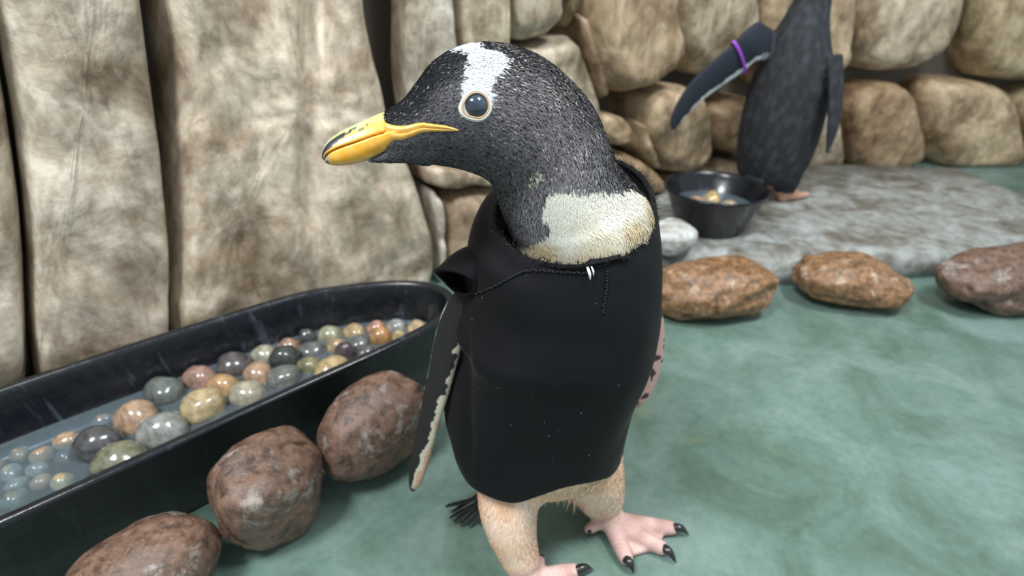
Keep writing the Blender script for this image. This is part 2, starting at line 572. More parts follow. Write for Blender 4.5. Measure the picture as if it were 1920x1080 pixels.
# ------------------------------------------------------------------ boulders
def boulder(name, center, axes, rot, mat, seed, amp=.10, flat=0.0, color=None, power=2.0, sub=5, ground=None):
    bm = bmesh.new()
    bmesh.ops.create_icosphere(bm, subdivisions=sub, radius=1)
    R = Matrix.Rotation(rot[2], 3, 'Z') @ Matrix.Rotation(rot[1], 3, 'Y') @ Matrix.Rotation(rot[0], 3, 'X')
    for v in bm.verts:
        p = v.co.copy()
        q = Vector([math.copysign(abs(c) ** (2 / power), c) for c in p])
        nv = p * 1.1 + Vector((seed * 7.3, seed * 1.7, 0))
        q *= 1 + amp * mnoise.noise(nv) + amp * .4 * mnoise.noise(nv * 2.6) + amp * .13 * mnoise.noise(nv * 7)
        q = Vector((q.x * axes[0], q.y * axes[1], q.z * axes[2]))
        v.co = R @ q
    zmin = min(v.co.z for v in bm.verts)
    if ground is not None:
        cut = zmin * (1 - flat)
        for v in bm.verts:
            if v.co.z < cut: v.co.z = cut + (v.co.z - cut) * .05
        zmin = min(v.co.z for v in bm.verts)
        center = (center[0], center[1], ground - zmin)
    me = bpy.data.meshes.new(name)
    bm.to_mesh(me); bm.free()
    o = link(name, me, mat)
    o.location = center
    if color: o.color = (*color, 1)
    return o

# big cobbles by the tub
tag(boulder('cobblestone', (*uv2xy(.205, .487), 0), (.076, .050, .062), (0.15, -.16, .735), M_COBBLE, 3, .10, .06, power=2.2, ground=0), 'rounded reddish brown granite cobble between the black tub and the vested penguin', 'stone')
tag(boulder('cobblestone', (*uv2xy(.070, .480), 0), (.056, .047, .063), (.1, .15, .735), M_COBBLE, 11, .15, .06, power=2.6, ground=0), 'blocky dark brown cobble between two other cobbles at the tub foot', 'stone')
tag(boulder('cobblestone', (*uv2xy(-.062, .474), 0), (.070, .050, .050), (.1, -.1, .735), M_COBBLE, 17, .11, .06, power=2.2, ground=0), 'long low brown cobble at the tub foot, farthest from the penguins', 'stone')

# ------------------------------------------------------------------ black tub
TUB_UV = [(-.15, .542), (.12, .541), (.30, .541), (.375, .557), (.412, .60), (.402, .652), (.36, .696), (.29, .737), (.21, .762), (.0, .778), (-.2, .778), (-.34, .745), (-.39, .665), (-.36, .585), (-.27, .548)]
TUB = np.array([uv2xy(*p) for p in catmull(TUB_UV, 120, True)])
TUBC = TUB.mean(0)

def inset(poly, d):
    t = np.roll(poly, -1, 0) - np.roll(poly, 1, 0)
    t /= np.linalg.norm(t, axis=1)[:, None]
    nrm = np.column_stack([-t[:, 1], t[:, 0]])          # counter-clockwise outline: inward
    return poly + nrm * d
_a = np.sum(TUB[:, 0] * np.roll(TUB[:, 1], -1) - np.roll(TUB[:, 0], -1) * TUB[:, 1])
if _a < 0: TUB = TUB[::-1]

TUB_RIM, TUB_FLOOR, TUB_WATER = .130, .050, .068
def build_tub():
    prof = [(.030, .0), (.026, .006), (.010, .118), (.004, .121), (-.002, .124), (-.003, .128), (.0, .1305), (.005, .131), (.009, .129), (.011, .124), (.020, .075), (.028, .054), (.040, .050)]
    V, n = [], len(TUB)
    for ins, z in prof:
        for p in inset(TUB, ins): V.append((p[0], p[1], z))
    m = len(prof)
    V.append((*TUBC, 0.0)); V.append((*TUBC, .050))
    F = loft_faces(m, n)
    return fix_normals(mesh_from('tub_shell', V, F))
tub = empty('pebble_tub', (*TUBC, 0))
tag(tub, 'long black plastic tub holding water and river pebbles along the rock wall', 'tub')
link('tub_shell', build_tub(), M_PLASTIC, tub)
ww = inset(TUB, .0215)
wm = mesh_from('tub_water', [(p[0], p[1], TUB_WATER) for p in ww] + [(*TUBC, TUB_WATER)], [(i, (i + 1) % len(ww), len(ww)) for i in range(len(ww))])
tag(link('water', wm, M_WATER, tub), 'shallow water with a pale reflection painted into its colour')

PEB = [  # px, py, half width px, half height px, colour, words
    (545, 622, 27, 21, (.05, .062, .055), 'glossy dark green grey pebble'),
    (580, 604, 22, 14, (.36, .22, .16), 'salmon pink pebble'),
    (632, 590, 24, 16, (.36, .36, .24), 'pale olive green round pebble'),
    (677, 591, 24, 10, (.42, .32, .18), 'yellow tan flat pebble'),
    (687, 622, 22, 19, (.46, .25, .10), 'orange egg shaped pebble'),
    (613, 641, 20, 15, (.36, .26, .15), 'small tan pebble'),
    (652, 636, 19, 20, (.085, .06, .07), 'purple brown pebble'),
    (600, 620, 18, 18, (.07, .075, .07), 'charcoal pebble'),
    (646, 610, 22, 12, (.14, .15, .145), 'slate grey pebble'),
    (626, 674, 34, 20, (.50, .38, .20), 'large golden tan flat pebble'),
    (581, 668, 22, 15, (.22, .21, .12), 'olive brown pebble under water'),
    (563, 649, 26, 14, (.13, .135, .13), 'grey pebble under water'),
    (736, 610, 22, 13, (.30, .31, .30), 'light grey pebble'),
    (730, 633, 32, 12, (.16, .20, .18), 'flat sea green pebble'),
    (709, 597, 20, 11, (.45, .25, .17), 'coral pink pebble'),
    (764, 590, 25, 11, (.50, .38, .22), 'cream yellow flat pebble'),
    (788, 606, 24, 17, (.45, .29, .18), 'peach tan pebble'),
    (734, 583, 14, 9, (.50, .38, .19), 'small mustard pebble'),
    (700, 642, 18, 12, (.12, .10, .10), 'dark maroon pebble under water'),
    # the tub goes on to the left
    (500, 650, 26, 18, (.42, .28, .18), 'peach pebble'),
    (478, 618, 24, 16, (.34, .33, .25), 'pale khaki pebble'),
    (520, 690, 28, 18, (.17, .18, .17), 'mid grey pebble'),
    (440, 670, 30, 20, (.10, .09, .09), 'brown black pebble'),
    (420, 710, 26, 18, (.50, .32, .16), 'bright orange tan pebble'),
    (462, 735, 30, 19, (.40, .37, .28), 'sandy grey pebble'),
    (380, 690, 28, 20, (.36, .22, .17), 'rosy pebble'),
    (370, 760, 32, 22, (.48, .38, .22), 'honey coloured pebble'),
    (320, 730, 30, 21, (.13, .15, .14), 'dark slate pebble'),
    (310, 800, 34, 22, (.28, .29, .27), 'ash grey pebble'),
    (260, 780, 32, 22, (.44, .30, .2), 'warm pink tan pebble'),
    (240, 845, 34, 24, (.20, .2, .13), 'moss brown pebble'),
    (190, 830, 32, 24, (.08, .08, .085), 'near black pebble'),
]
_placed = []
_tt = np.roll(TUB, -1, 0) - np.roll(TUB, 1, 0); _tt /= np.linalg.norm(_tt, axis=1)[:, None]
_tn = np.column_stack([-_tt[:, 1], _tt[:, 0]])
def in_tub(c, r, gap=.0262):
    """push a footprint of radius r inside the tub's inner wall"""
    c = np.array(c, float)
    for _ in range(4):
        sd = ((c[:2] - TUB) * _tn).sum(1)
        k = int(np.argmin(((c[:2] - TUB) ** 2).sum(1)))
        if sd[k] < gap + r: c[:2] += _tn[k] * (gap + r - sd[k])
    return c
_size = []
for px, py, hw, hh, colr, words in PEB:
    rx = hw * .80 / 1000
    _size.append((rx, min(.030, max(.016, hh * 1.08 / 1000))))
_anch = np.array([in_tub(PZ(p[0], p[1], TUB_FLOOR + sz_[1] * 1.1), sz_[0])[:2] for p, sz_ in zip(PEB, _size)])
_pos = _anch.copy()
for it in range(500):
    _pos += (_anch - _pos) * (.02 if it < 350 else 0)
    for i in range(len(_pos)):
        for j in range(i):
            dv = _pos[i] - _pos[j]; dd = max(1e-5, math.hypot(*dv))
            need = (_size[i][0] + _size[j][0]) * .97
            if dd < need:
                if dd < 1e-4: dv = np.array([1e-4, 1e-4 * (i - j)]); dd = math.hypot(*dv)
                _pos[i] += dv / dd * (need - dd) * .5; _pos[j] -= dv / dd * (need - dd) * .5
    for i in range(len(_pos)): _pos[i] = in_tub(_pos[i], _size[i][0])
for i, (px, py, hw, hh, colr, words) in enumerate(PEB):
    rx, rz = _size[i]
    c = (_pos[i][0], _pos[i][1], TUB_FLOOR)
    _placed.append((c[0], c[1], rx))
    o = boulder('pebble', c, (rx, rx * .88, rz), (random.uniform(-.2, .2), random.uniform(-.2, .2), random.uniform(-.6, .6)), M_PEBBLE, 30 + i, .14, .10, color=colr, power=2.2, sub=3, ground=TUB_FLOOR + .0003)
    tag(o, words + ' in the black tub', 'pebble', 'pebbles in the tub')

_tones = [((.10, .10, .10), 'charcoal'), ((.34, .25, .16), 'tan'), ((.20, .19, .17), 'grey brown'), ((.42, .29, .18), 'peach'), ((.14, .10, .09), 'chocolate brown'), ((.27, .28, .25), 'grey'), ((.46, .36, .2), 'yellow'), ((.16, .19, .17), 'dull green')]
_try = 0
_n = 0
while _n < 46 and _try < 4000:
    _try += 1
    rr_ = random.uniform(.010, .015)
    u_, v_ = random.uniform(-.22, .36), random.uniform(.58, .74)
    c = np.array([*uv2xy(u_, v_), TUB_FLOOR])
    if np.linalg.norm(in_tub(c, rr_, .031)[:2] - c[:2]) > .001: continue
    if any(math.hypot(c[0] - a_, c[1] - b_) < (r_ + rr_) * .98 for a_, b_, r_ in _placed): continue
    _placed.append((c[0], c[1], rr_)); _n += 1
    tone, tword = _tones[_n % 8]
    o = boulder('pebble', c, (rr_, rr_ * .85, rr_ * .8), (0, .1, random.uniform(0, 3)), M_PEBBLE, 200 + _n, .15, .1, color=tone, sub=3, ground=TUB_FLOOR + .0003)
    tag(o, 'small ' + tword + ' pebble lying among larger ones in the black tub', 'pebble', 'small pebbles in the tub')

# ------------------------------------------------------------------ right-hand ledge, rocks, bucket
def build_ledge():
    front = [(.05, 1.02), (.22, .985), (.40, .995), (.60, .97), (.85, 1.0), (1.1, 1.02), (1.35, .98)]
    fr = catmull(front, 70)
    top = .06
    V, F = [], []
    rows = [(0, 0), (0, .03), (.008, .052), (.03, .060), (.08, .060), (.16, .060), (.26, .060), (.40, .060), (.6, .06), (.6, 0)]
    for (dy, z) in rows:
        for x, y in fr:
            nz = .006 * mnoise.noise(Vector((x * 9, (y + dy) * 9, 1.0)))
            yy = min(y + dy, np.interp(x, WALL[:, 0], WALL[:, 1]) - .005)
            V.append((x, yy + (nz if dy < .02 else 0), max(0, z + (nz * .5 if z > .02 else 0))))
    n = len(fr)
    for i in range(len(rows) - 1):
        for j in range(n - 1):
            F.append((i * n + j, i * n + j + 1, (i + 1) * n + j + 1, (i + 1) * n + j))
    F.append([i * n for i in range(len(rows))]); F.append([i * n + n - 1 for i in range(len(rows))][::-1])
    F.append([j for j in range(n)] + [(len(rows) - 1) * n + j for j in range(n - 1, -1, -1)])
    o = link('trim_1', fix_normals(mesh_from('trim_1', V, F)), M_LEDGE)
    o.color = (.25, .265, .26, 1)
    tag(o, 'low wet grey rock ledge along the foot of the wall', kind='structure')
build_ledge()

tag(boulder('boulder', PZ(1335, 550, .04), (.118, .062, .050), (.05, -.10, .10), M_ORANGE, 5, .22, .06, power=2.3, ground=0), 'orange brown speckled boulder lying below the black bucket', 'stone')
tag(boulder('boulder', (.66, .905, 0), (.10, .06, .046), (.05, .1, -.2), M_ORANGE, 8, .24, .06, power=2.3, ground=0), 'rust brown boulder on the floor below the second penguin', 'stone')
tag(boulder('boulder', (.955, .90, 0), (.12, .07, .055), (.05, -.05, .2), M_COBBLE, 9, .24, .06, power=2.3, ground=0), 'wide dull brown boulder at the outer end of the boulder row', 'stone')
tag(boulder('pale_rock', PZ(1258, 455, .08), (.05, .042, .036), (.1, .1, .4), M_LEDGE, 14, .12, .06, color=(.46, .48, .48), power=2.2, ground=.058), 'pale whitish wet rock on the ledge beside the bucket', 'stone')

BUC = (.452, 1.135)
def build_bucket():
    prof = [(.066, 0), (.072, .004), (.106, .088), (.111, .092), (.113, .096), (.110, .099), (.106, .097), (.103, .090), (.070, .016), (.060, .012)]
    n = 72
    V = [(r * math.cos(2 * math.pi * j / n), r * math.sin(2 * math.pi * j / n), z) for r, z in prof for j in range(n)]
    V += [(0, 0, 0), (0, 0, .012)]
    return fix_normals(mesh_from('bucket_shell', V, loft_faces(len(prof), n)))
bucket = empty('black_bucket', (*BUC, .061))
tag(bucket, 'round black plastic feed pan with sloping sides on the grey ledge', 'bucket')
o = link('bucket_shell', build_bucket(), M_PLASTIC); o.parent = bucket
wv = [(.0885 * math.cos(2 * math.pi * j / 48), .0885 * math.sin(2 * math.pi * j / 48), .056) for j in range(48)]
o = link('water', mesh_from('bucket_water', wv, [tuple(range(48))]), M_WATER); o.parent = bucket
BP = [((-.045, .03), .027, (.46, .30, .20), 'peach pebble'), ((.012, .045), .030, (.62, .46, .20), 'yellow pebble'), ((-.005, -.02), .026, (.24, .25, .25), 'grey pebble'),
      ((.05, -.005), .027, (.55, .42, .26), 'sand coloured pebble'), ((-.05, -.028), .021, (.40, .24, .2), 'pink brown pebble'), ((.025, -.05), .02, (.1, .1, .1), 'black pebble')]
for i, ((dx, dy), r, colr, words) in enumerate(BP):
    o = boulder('pebble', (BUC[0] + dx * .8, BUC[1] + dy * .8, 0), (r * .82, r * .72, r * 1.05), (.1, .2, i), M_PEBBLE, 70 + i, .14, .1, color=colr, power=2.2, sub=3, ground=.0738)
    tag(o, words + ' in the round feed pan', 'pebble', 'pebbles in the feed pan')

# ------------------------------------------------------------------ fused bodies
def fuse(parts, voxel, smooth_iter=6, smooth_fac=.5):
    V, F, o = [], [], 0
    for v, f in parts:
        V.extend(list(v)); F.extend([tuple(i + o for i in q) for q in f]); o += len(v)
    me = fix_normals(mesh_from('fuse_tmp', V, F))
    ob = bpy.data.objects.new('fuse_tmp', me); COL.objects.link(ob)
    md = ob.modifiers.new('r', 'REMESH'); md.mode = 'VOXEL'; md.voxel_size = voxel; md.adaptivity = 0
    ms = ob.modifiers.new('s', 'SMOOTH'); ms.factor = smooth_fac; ms.iterations = smooth_iter
    dg = bpy.context.evaluated_depsgraph_get()
    out = bpy.data.meshes.new_from_object(ob.evaluated_get(dg))
    bpy.data.objects.remove(ob); bpy.data.meshes.remove(me)
    return out

def verts_of(me):
    a = np.empty(len(me.vertices) * 3); me.vertices.foreach_get('co', a)
    return a.reshape(-1, 3)
def normals_of(me):
    a = np.empty(len(me.vertices) * 3); me.vertices.foreach_get('normal', a)
    return a.reshape(-1, 3)
def set_col(me, cols):
    at = me.color_attributes.new('Col', 'FLOAT_COLOR', 'POINT')
    c4 = np.ones((len(cols), 4)); c4[:, :3] = cols
    at.data.foreach_set('color', c4.ravel())

def in_poly(x, y, poly):
    x = np.asarray(x); y = np.asarray(y)
    inside = np.zeros(x.shape, bool)
    k = len(poly)
    for i in range(k):
        x0, y0 = poly[i]; x1, y1 = poly[(i + 1) % k]
        cond = ((y0 > y) != (y1 > y)) & (x < (x1 - x0) * (y - y0) / ((y1 - y0) if y1 != y0 else 1e-9) + x0)
        inside ^= cond
    return inside

def nz3(pts, sc, seed=0):
    return np.array([mnoise.noise(Vector((p[0] * sc + seed, p[1] * sc, p[2] * sc))) for p in pts])

M_BODY = mat_attr('penguin_plumage', .75, (420, .35, .0012), .25)
M_FEATHER = mat_attr('feather', .6, None, .3)
M_BILL = mat_attr('bill_horn', .34, (160, .12, .0008), .5, coat=.15)
M_CLAW = mat_plain('black_claw', (.012, .011, .012), .28, Coat_Weight=.4)
M_BLACKFEATHER = mat_plain('tail_feather_black', (.012, .016, .017), .5)

# ---------------------------------------------------------------- main penguin: head-neck-torso loft
# pairs of outline points (throat side, crown side), their depth and the half width across
PAIRS = [  # bx, by, tx, ty, depth, half width
    (727, 300, 712, 217, .3505, .0122), (770, 302, 752, 192, .355, .0178), (798, 303, 778, 160, .359, .0235),
    (830, 307, 812, 118, .364, .0295), (860, 313, 868, 89, .370, .0340), (885, 321, 935, 86, .377, .0365),
    (905, 330, 1000, 106, .385, .0390), (920, 340, 1055, 146, .394, .0420), (930, 353, 1095, 190, .404, .0470),
    (936, 371, 1125, 247, .415, .0530), (941, 395, 1150, 300, .426, .0570), (950, 425, 1185, 342, .437, .0610), (962, 460, 1214, 385, .447, .0650)]
TORSO = [  # lx, ly, rx, ry, Yl, Yr, half depth
    (925, 490, 1220, 440, .415, .42, .070), (893, 545, 1218, 520, .415, .42, .077), (874, 620, 1214, 610, .415, .42, .085), (860, 700, 1190, 690, .415, .42, .085),
    (860, 770, 1170, 755, .41, .42, .082), (872, 825, 1158, 805, .405, .42, .076), (893, 860, 1145, 838, .40, .415, .066), (930, 880, 1105, 865, .40, .41, .045), (985, 886, 1055, 880, .40, .405, .018)]
ring_rows = []
for bx, by, tx, ty, d, hw in PAIRS:
    ring_rows.append(np.concatenate([P(bx, by, d), P(tx, ty, d), [hw]]))
for lx, ly, rx, ry, Yl, Yr, hd in TORSO:
    ring_rows.append(np.concatenate([PY(lx, ly, Yl), PY(rx, ry, Yr), [hd]]))
NR, NM = 230, 128
RR = catmull(ring_rows, NR)
RT = np.linspace(0, len(ring_rows) - 1, NR)        # t = index along the ring list
CEN = (RR[:, :3] + RR[:, 3:6]) / 2
TAN_ = np.gradient(CEN, axis=0)
for _ in range(6):
    TAN_[1:-1] = (TAN_[:-2] + TAN_[1:-1] + TAN_[2:]) / 3
loftV, loftT, loftPhi = [], [], []
for i in range(NR):
    a = (RR[i, 3:6] - RR[i, :3]) / 2
    side = unit(np.cross(a, TAN_[i]))
    if np.dot(side, CAM - CEN[i]) < 0: side = -side
    for j in range(NM):
        ph = 2 * math.pi * j / NM
        loftV.append(CEN[i] - math.cos(ph) * a + math.sin(ph) * side * RR[i, 6])
        loftT.append(RT[i]); loftPhi.append(ph)
loftV = np.array(loftV); loftT = np.array(loftT); loftPhi = np.array(loftPhi)
LV = loftV.reshape(NR, NM, 3)
flow = np.gradient(LV, axis=0); flow /= np.maximum(1e-9, np.linalg.norm(flow, axis=2))[..., None]
flow = flow.reshape(-1, 3)
main_part = (np.vstack([loftV, CEN[0:1], CEN[-1:]]), loft_faces(NR, NM))

near = (loftPhi > .02) & (loftPhi < math.pi - .02)
_px, _py, _pd = project(loftV)
def tphi(px, py, tmax=13.5):
    dd = (_px - px) ** 2 + (_py - py) ** 2 + np.where(near & (loftT < tmax), 0, 1e9)
    k = int(np.argmin(dd))
    return loftT[k], loftPhi[k], k

# legs, feet
def leg(pts, radii): 
    p, r = capsule_path(pts, radii, 30)
    return tube(p, r, 28)
legR = leg([PY(975, 880, .385), PY(955, 935, .362), PY(958, 985, .350), PY(970, 1030, .343), PY(984, 1066, .336), PZ(992, 1088, .017)], [.044, .0325, .0265, .0215, .018, .0135])
legL = leg([PY(1095, 850, .405), PY(1112, 890, .405), PY(1124, 925, .41), PY(1133, 950, .413), PZ(1142, 972, .018)], [.040, .034, .028, .0215, .0155])

def foot(ankle, toes, rad):
    parts = []
    mids = []
    for (tip, r) in zip(toes, rad):
        tip = np.asarray(tip); a = np.asarray(ankle)
        m1 = a * .62 + tip * .38; m1[2] = .0125
        m2 = a * .3 + tip * .7; m2[2] = .0105
        p, rr = capsule_path([a, m1, m2, tip], [r * 1.25, r * 1.05, r, r * .86], 20)
        parts.append(tube(p, rr, 16)); mids.append((a, m1, m2, tip))
    for q in range(len(toes) - 1):
        A, B = mids[q], mids[q + 1]
        n = 10
        top, bot = [], []
        for i in range(n + 1):
            f = i / n
            pa = catmull([A[0], A[1], A[2], A[3]], 41)[int(4 + f * 35)]
            pb = catmull([B[0], B[1], B[2], B[3]], 41)[int(4 + f * 35)]
            for k in range(7):
                g = k / 6
                sag = 4 * g * (1 - g)
                p = pa * (1 - g) + pb * g
                p = p + (np.asarray(ankle) - p) * sag * .04 * f
                top.append([p[0], p[1], max(.0066, p[2] * (1 - .14 * sag))])
                bot.append([p[0], p[1], .0010])
        V = top + bot; F = []; o = len(top)
        for i in range(n):
            for k in range(6):
                a = i * 7 + k
                F.append((a, a + 1, a + 8, a + 7)); F.append((o + a, o + a + 7, o + a + 8, o + a + 1))
        for i in range(n):
            a = i * 7; F.append((a, a + 7, o + a + 7, o + a)); b = a + 6; F.append((b, o + b, o + b + 7, b + 7))
        for k in range(6):
            F.append((k, o + k, o + k + 1, k + 1)); b = n * 7 + k; F.append((b, b + 1, o + b + 1, o + b))
        parts.append((np.array(V), F))
    return parts
ankL = PZ(1142, 974, .016); ankR = PZ(992, 1086, .0155)
toesL = [PZ(1258, 990, .009), PZ(1240, 1027, .009), PZ(1174, 1046, .009)]
toesR = [PZ(1076, 1070, .009), PZ(1078, 1118, .009), PZ(1020, 1160, .009)]
feet = foot(ankL, toesL, [.0094, .0094, .0094]) + foot(ankR, toesR, [.009, .009, .009])
for ank, tip in ((ankL, PZ(1104, 992, .012)), (ankR, PZ(1012, 1052, .020))):
    p, r = capsule_path([ank, (ank + tip) / 2 + np.array([0, 0, .002]), tip], [.009, .0075, .0060], 10)
    feet.append(tube(p, r, 14))

# flippers
def flipper(pts, half_thick, half_broad, dirv, k=40):
    arr = catmull(np.column_stack([np.array(pts), half_thick, half_broad]), k)
    p = arr[:, :3]
    return tube(p, np.maximum(.002, arr[:, 3]), 28, np.maximum(.003, arr[:, 4]), dirv), p
FLDIR = unit([.62, -.78, -.10])
FL_HB = [.012, .016, .0175, .0165, .0148, .0138, .0100, .004]
flipR, flipRpath = flipper([PY(882, 548, .405), PY(856, 592, .400), PY(838, 650, .396), PY(823, 715, .392), PY(808, 775, .388), PY(791, 845, .384), PY(779, 895, .380), PY(772, 918, .379)],
                           [.010, .0095, .0085, .0075, .0066, .0064, .0056, .003], FL_HB, FLDIR)
flipL, flipLpath = flipper([PY(1190, 545, .45), PY(1206, 600, .46), PY(1212, 650, .46), PY(1208, 700, .455), PY(1196, 745, .45), PY(1186, 764, .448)],
                           [.010, .009, .0075, .0065, .0055, .003], [.018, .022, .0215, .0195, .014, .005], unit([.85, .25, -.1]))

_cp, _cr = capsule_path([P(690, 302, .3455), P(724, 294, .348), P(758, 284, .352), P(795, 276, .357)], [.0012, .0042, .0078, .0125], 24)
chin = tube(_cp, _cr, 24)
_bp, _br = capsule_path([PY(975, 896, .375), PY(1030, 893, .372), PY(1090, 884, .385)], [.024, .024, .024], 16)
belly = tube(_bp, _br, 24)
body_me = fuse([main_part, chin, belly, legR, legL] + feet + [flipR, flipL], .0019, 5, .5)
BV = verts_of(body_me); BN = normals_of(body_me)

# transfer: region and surface coordinates from the source shapes
src_pts = [loftV, legR[0], legL[0], np.vstack([f[0] for f in feet]), flipR[0], flipL[0]]
src_reg = np.concatenate([np.full(len(s), i) for i, s in enumerate(src_pts)])
src_all = np.vstack(src_pts)
kd = KDTree(len(src_all))
for i, p in enumerate(src_all): kd.insert(p, i)
kd.balance()
near_i = np.array([kd.find(p)[1] for p in BV])
REG = src_reg[near_i]
VT = np.where(REG == 0, loftT[np.minimum(near_i, len(loftT) - 1)], 20.0)
VP = np.where(REG == 0, loftPhi[np.minimum(near_i, len(loftT) - 1)], 0.0)
VF = np.where((REG == 0)[:, None], flow[np.minimum(near_i, len(loftT) - 1)], np.array([0, -.12, -1.0]))

WHITE_PX = [(849, 98), (874, 101), (876, 112), (870, 127), (868, 143), (869, 156), (865, 169), (867, 182), (861, 199), (872, 216), (891, 228), (913, 220), (926, 202), (931, 176), (923, 168), (928, 151), (948, 134), (957, 120), (962, 110), (944, 100), (914, 92)]
white_tp = [(tphi(*p)[0], tphi(*p)[1]) for p in WHITE_PX]
white_tp = [(white_tp[0][0], math.pi + .01)] + white_tp + [(white_tp[-1][0] - .1, math.pi + .01)]
CREAM_PX = [(968, 452), (993, 451), (1019, 442), (1034, 430), (1020, 406), (1025, 380), (1029, 359), (1052, 351), (1090, 359), (1114, 352), (1150, 358), (1179, 352), (1200, 364)]
cream_tp = [(tphi(*p)[0], tphi(*p)[1]) for p in CREAM_PX]
cream_tp = [(16.0, cream_tp[0][1] - .15)] + cream_tp + [(cream_tp[-1][0] + .3, math.pi + .15), (16.0, math.pi + .15)]
spot_t, spot_p, _ = tphi(1006, 336)

def body_colour(t, phi, pos, jitter=0.0):
    """plumage colour at loft coordinates (arrays)"""
    psi = np.where(phi > math.pi, 2 * math.pi - phi, phi)
    n1 = nz3(pos, 160, 3.0); n2 = nz3(pos, 60, 11.0)
    tj = t + .10 * n1 + jitter; pj = psi + .05 * n1
    dark = np.array([.012, .014, .017]); grey = np.array([.130, .127, .138]); blue = np.array([.185, .192, .212])
    f = np.clip((2.15 - psi) / .8 + (t - 4.0) * .09 + .35 * n2, 0, 1)[:, None]
    c = dark * (1 - f) + grey * f
    g = np.clip((t - 7.8) / 2.0 + .3 * n2, 0, 1)[:, None] * np.clip((2.6 - psi) / .5, 0, 1)[:, None]
    c = c * (1 - g) + blue * g
    wm_ = in_poly(tj, pj, white_tp)
    c = np.where(wm_[:, None], np.array([.72, .77, .80]), c)
    phj = phi + .045 * n1
    cm_ = in_poly(tj, phj, cream_tp) | ((t > 13.0) & (phi > .2) & (phi < 3.4))
    pale = np.clip(.35 + .9 * n2 + (11.6 - t) * .6, 0, 1)[:, None]
    cream = np.array([.58, .49, .31]) * (1 - pale) + np.array([.74, .74, .65]) * pale
    c = np.where(cm_[:, None], cream, c)
    sp = np.exp(-(((t - spot_t) / .33) ** 2 + ((phi - spot_p) / .13) ** 2)) > (.45 + .3 * n1)
    c = np.where(sp[:, None], np.array([.55, .54, .42]), c)
    low = (t > 17.0)
    c = np.where(low[:, None], np.array([.88, .64, .43]), c)
    return c, wm_, cm_

cols = np.zeros((len(BV), 3))
m0 = REG == 0
cols[m0], _, _ = body_colour(VT[m0], VP[m0], BV[m0])
# legs: cream peach down, paler streaks
mL = (REG == 1) | (REG == 2)
n_ = nz3(BV[mL] * np.array([1, 1, .45]), 55, 5)[:, None]
cols[mL] = np.array([.86, .56, .37]) * (1 - np.clip(.5 + n_, 0, 1)) + np.array([.94, .76, .61]) * np.clip(.5 + n_, 0, 1)
mF = REG == 3
n_ = nz3(BV[mF], 70, 9)[:, None]
cols[mF] = np.array([.50, .31, .27]) * (1 - np.clip(.5 + n_, 0, 1)) + np.array([.66, .46, .42]) * np.clip(.5 + n_, 0, 1)
# blend the ankles into the feet
ank = np.minimum(np.linalg.norm(BV - ankL, axis=1), np.linalg.norm(BV - ankR, axis=1))
f = np.clip((.034 - ank) / .012, 0, 1)[:, None] * ((REG == 1) | (REG == 2))[:, None]
cols = cols * (1 - f) + np.array([.60, .41, .34]) * f
# flipper that hangs free: dark outside, pale cream leading edge, mottled pink towards the tip
def flip_coord(pts, path, dirv):
    k = np.argmin(((pts[:, None, :] - path[None]) ** 2).sum(2), axis=1)
    return k / (len(path) - 1), ((pts - path[k]) * dirv).sum(1)
m4 = REG == 4
u4, b4 = flip_coord(BV[m4], flipRpath, FLDIR)
n_ = nz3(BV[m4], 120, 2); n2_ = nz3(BV[m4], 45, 8)
hb = np.interp(u4, np.linspace(0, 1, 8), FL_HB)
e = b4 / hb + .16 * n_ + .30 * n2_
thr = np.interp(u4, [0, .25, .45, .6, .75, 1], [.95, .90, .86, .74, .50, .42])
c4 = np.where((e > thr)[:, None], np.array([.50, .47, .36]), np.array([.020, .020, .021]))
c4 = np.where(((e > thr + .22) & (u4 > .42))[:, None], np.array([.50, .33, .235]), c4)
c4 = np.where(((e < -.80) & (u4 < .5))[:, None], np.array([.40, .43, .37]), c4)
c4 = np.where(((u4 > .93) & (n2_ > -.1))[:, None], np.array([.06, .06, .05]), c4)
cols[m4] = c4
m5 = REG == 5
u5, b5 = flip_coord(BV[m5], flipLpath, unit([.85, .25, -.1]))
n_ = nz3(BV[m5], 110, 4)
c5 = np.where((n_ > .22)[:, None] | (u5 < .22)[:, None], np.array([.05, .035, .035]), np.array([.50, .33, .29]))
cols[m5] = c5
set_col(body_me, cols)

feet_c = (ankL + ankR) / 2
pen = empty('penguin', (feet_c[0], feet_c[1], 0))
tag(pen, 'penguin in a black neoprene vest with orange bill and white eye patch', 'penguin')
link('body', body_me, M_BODY, pen)

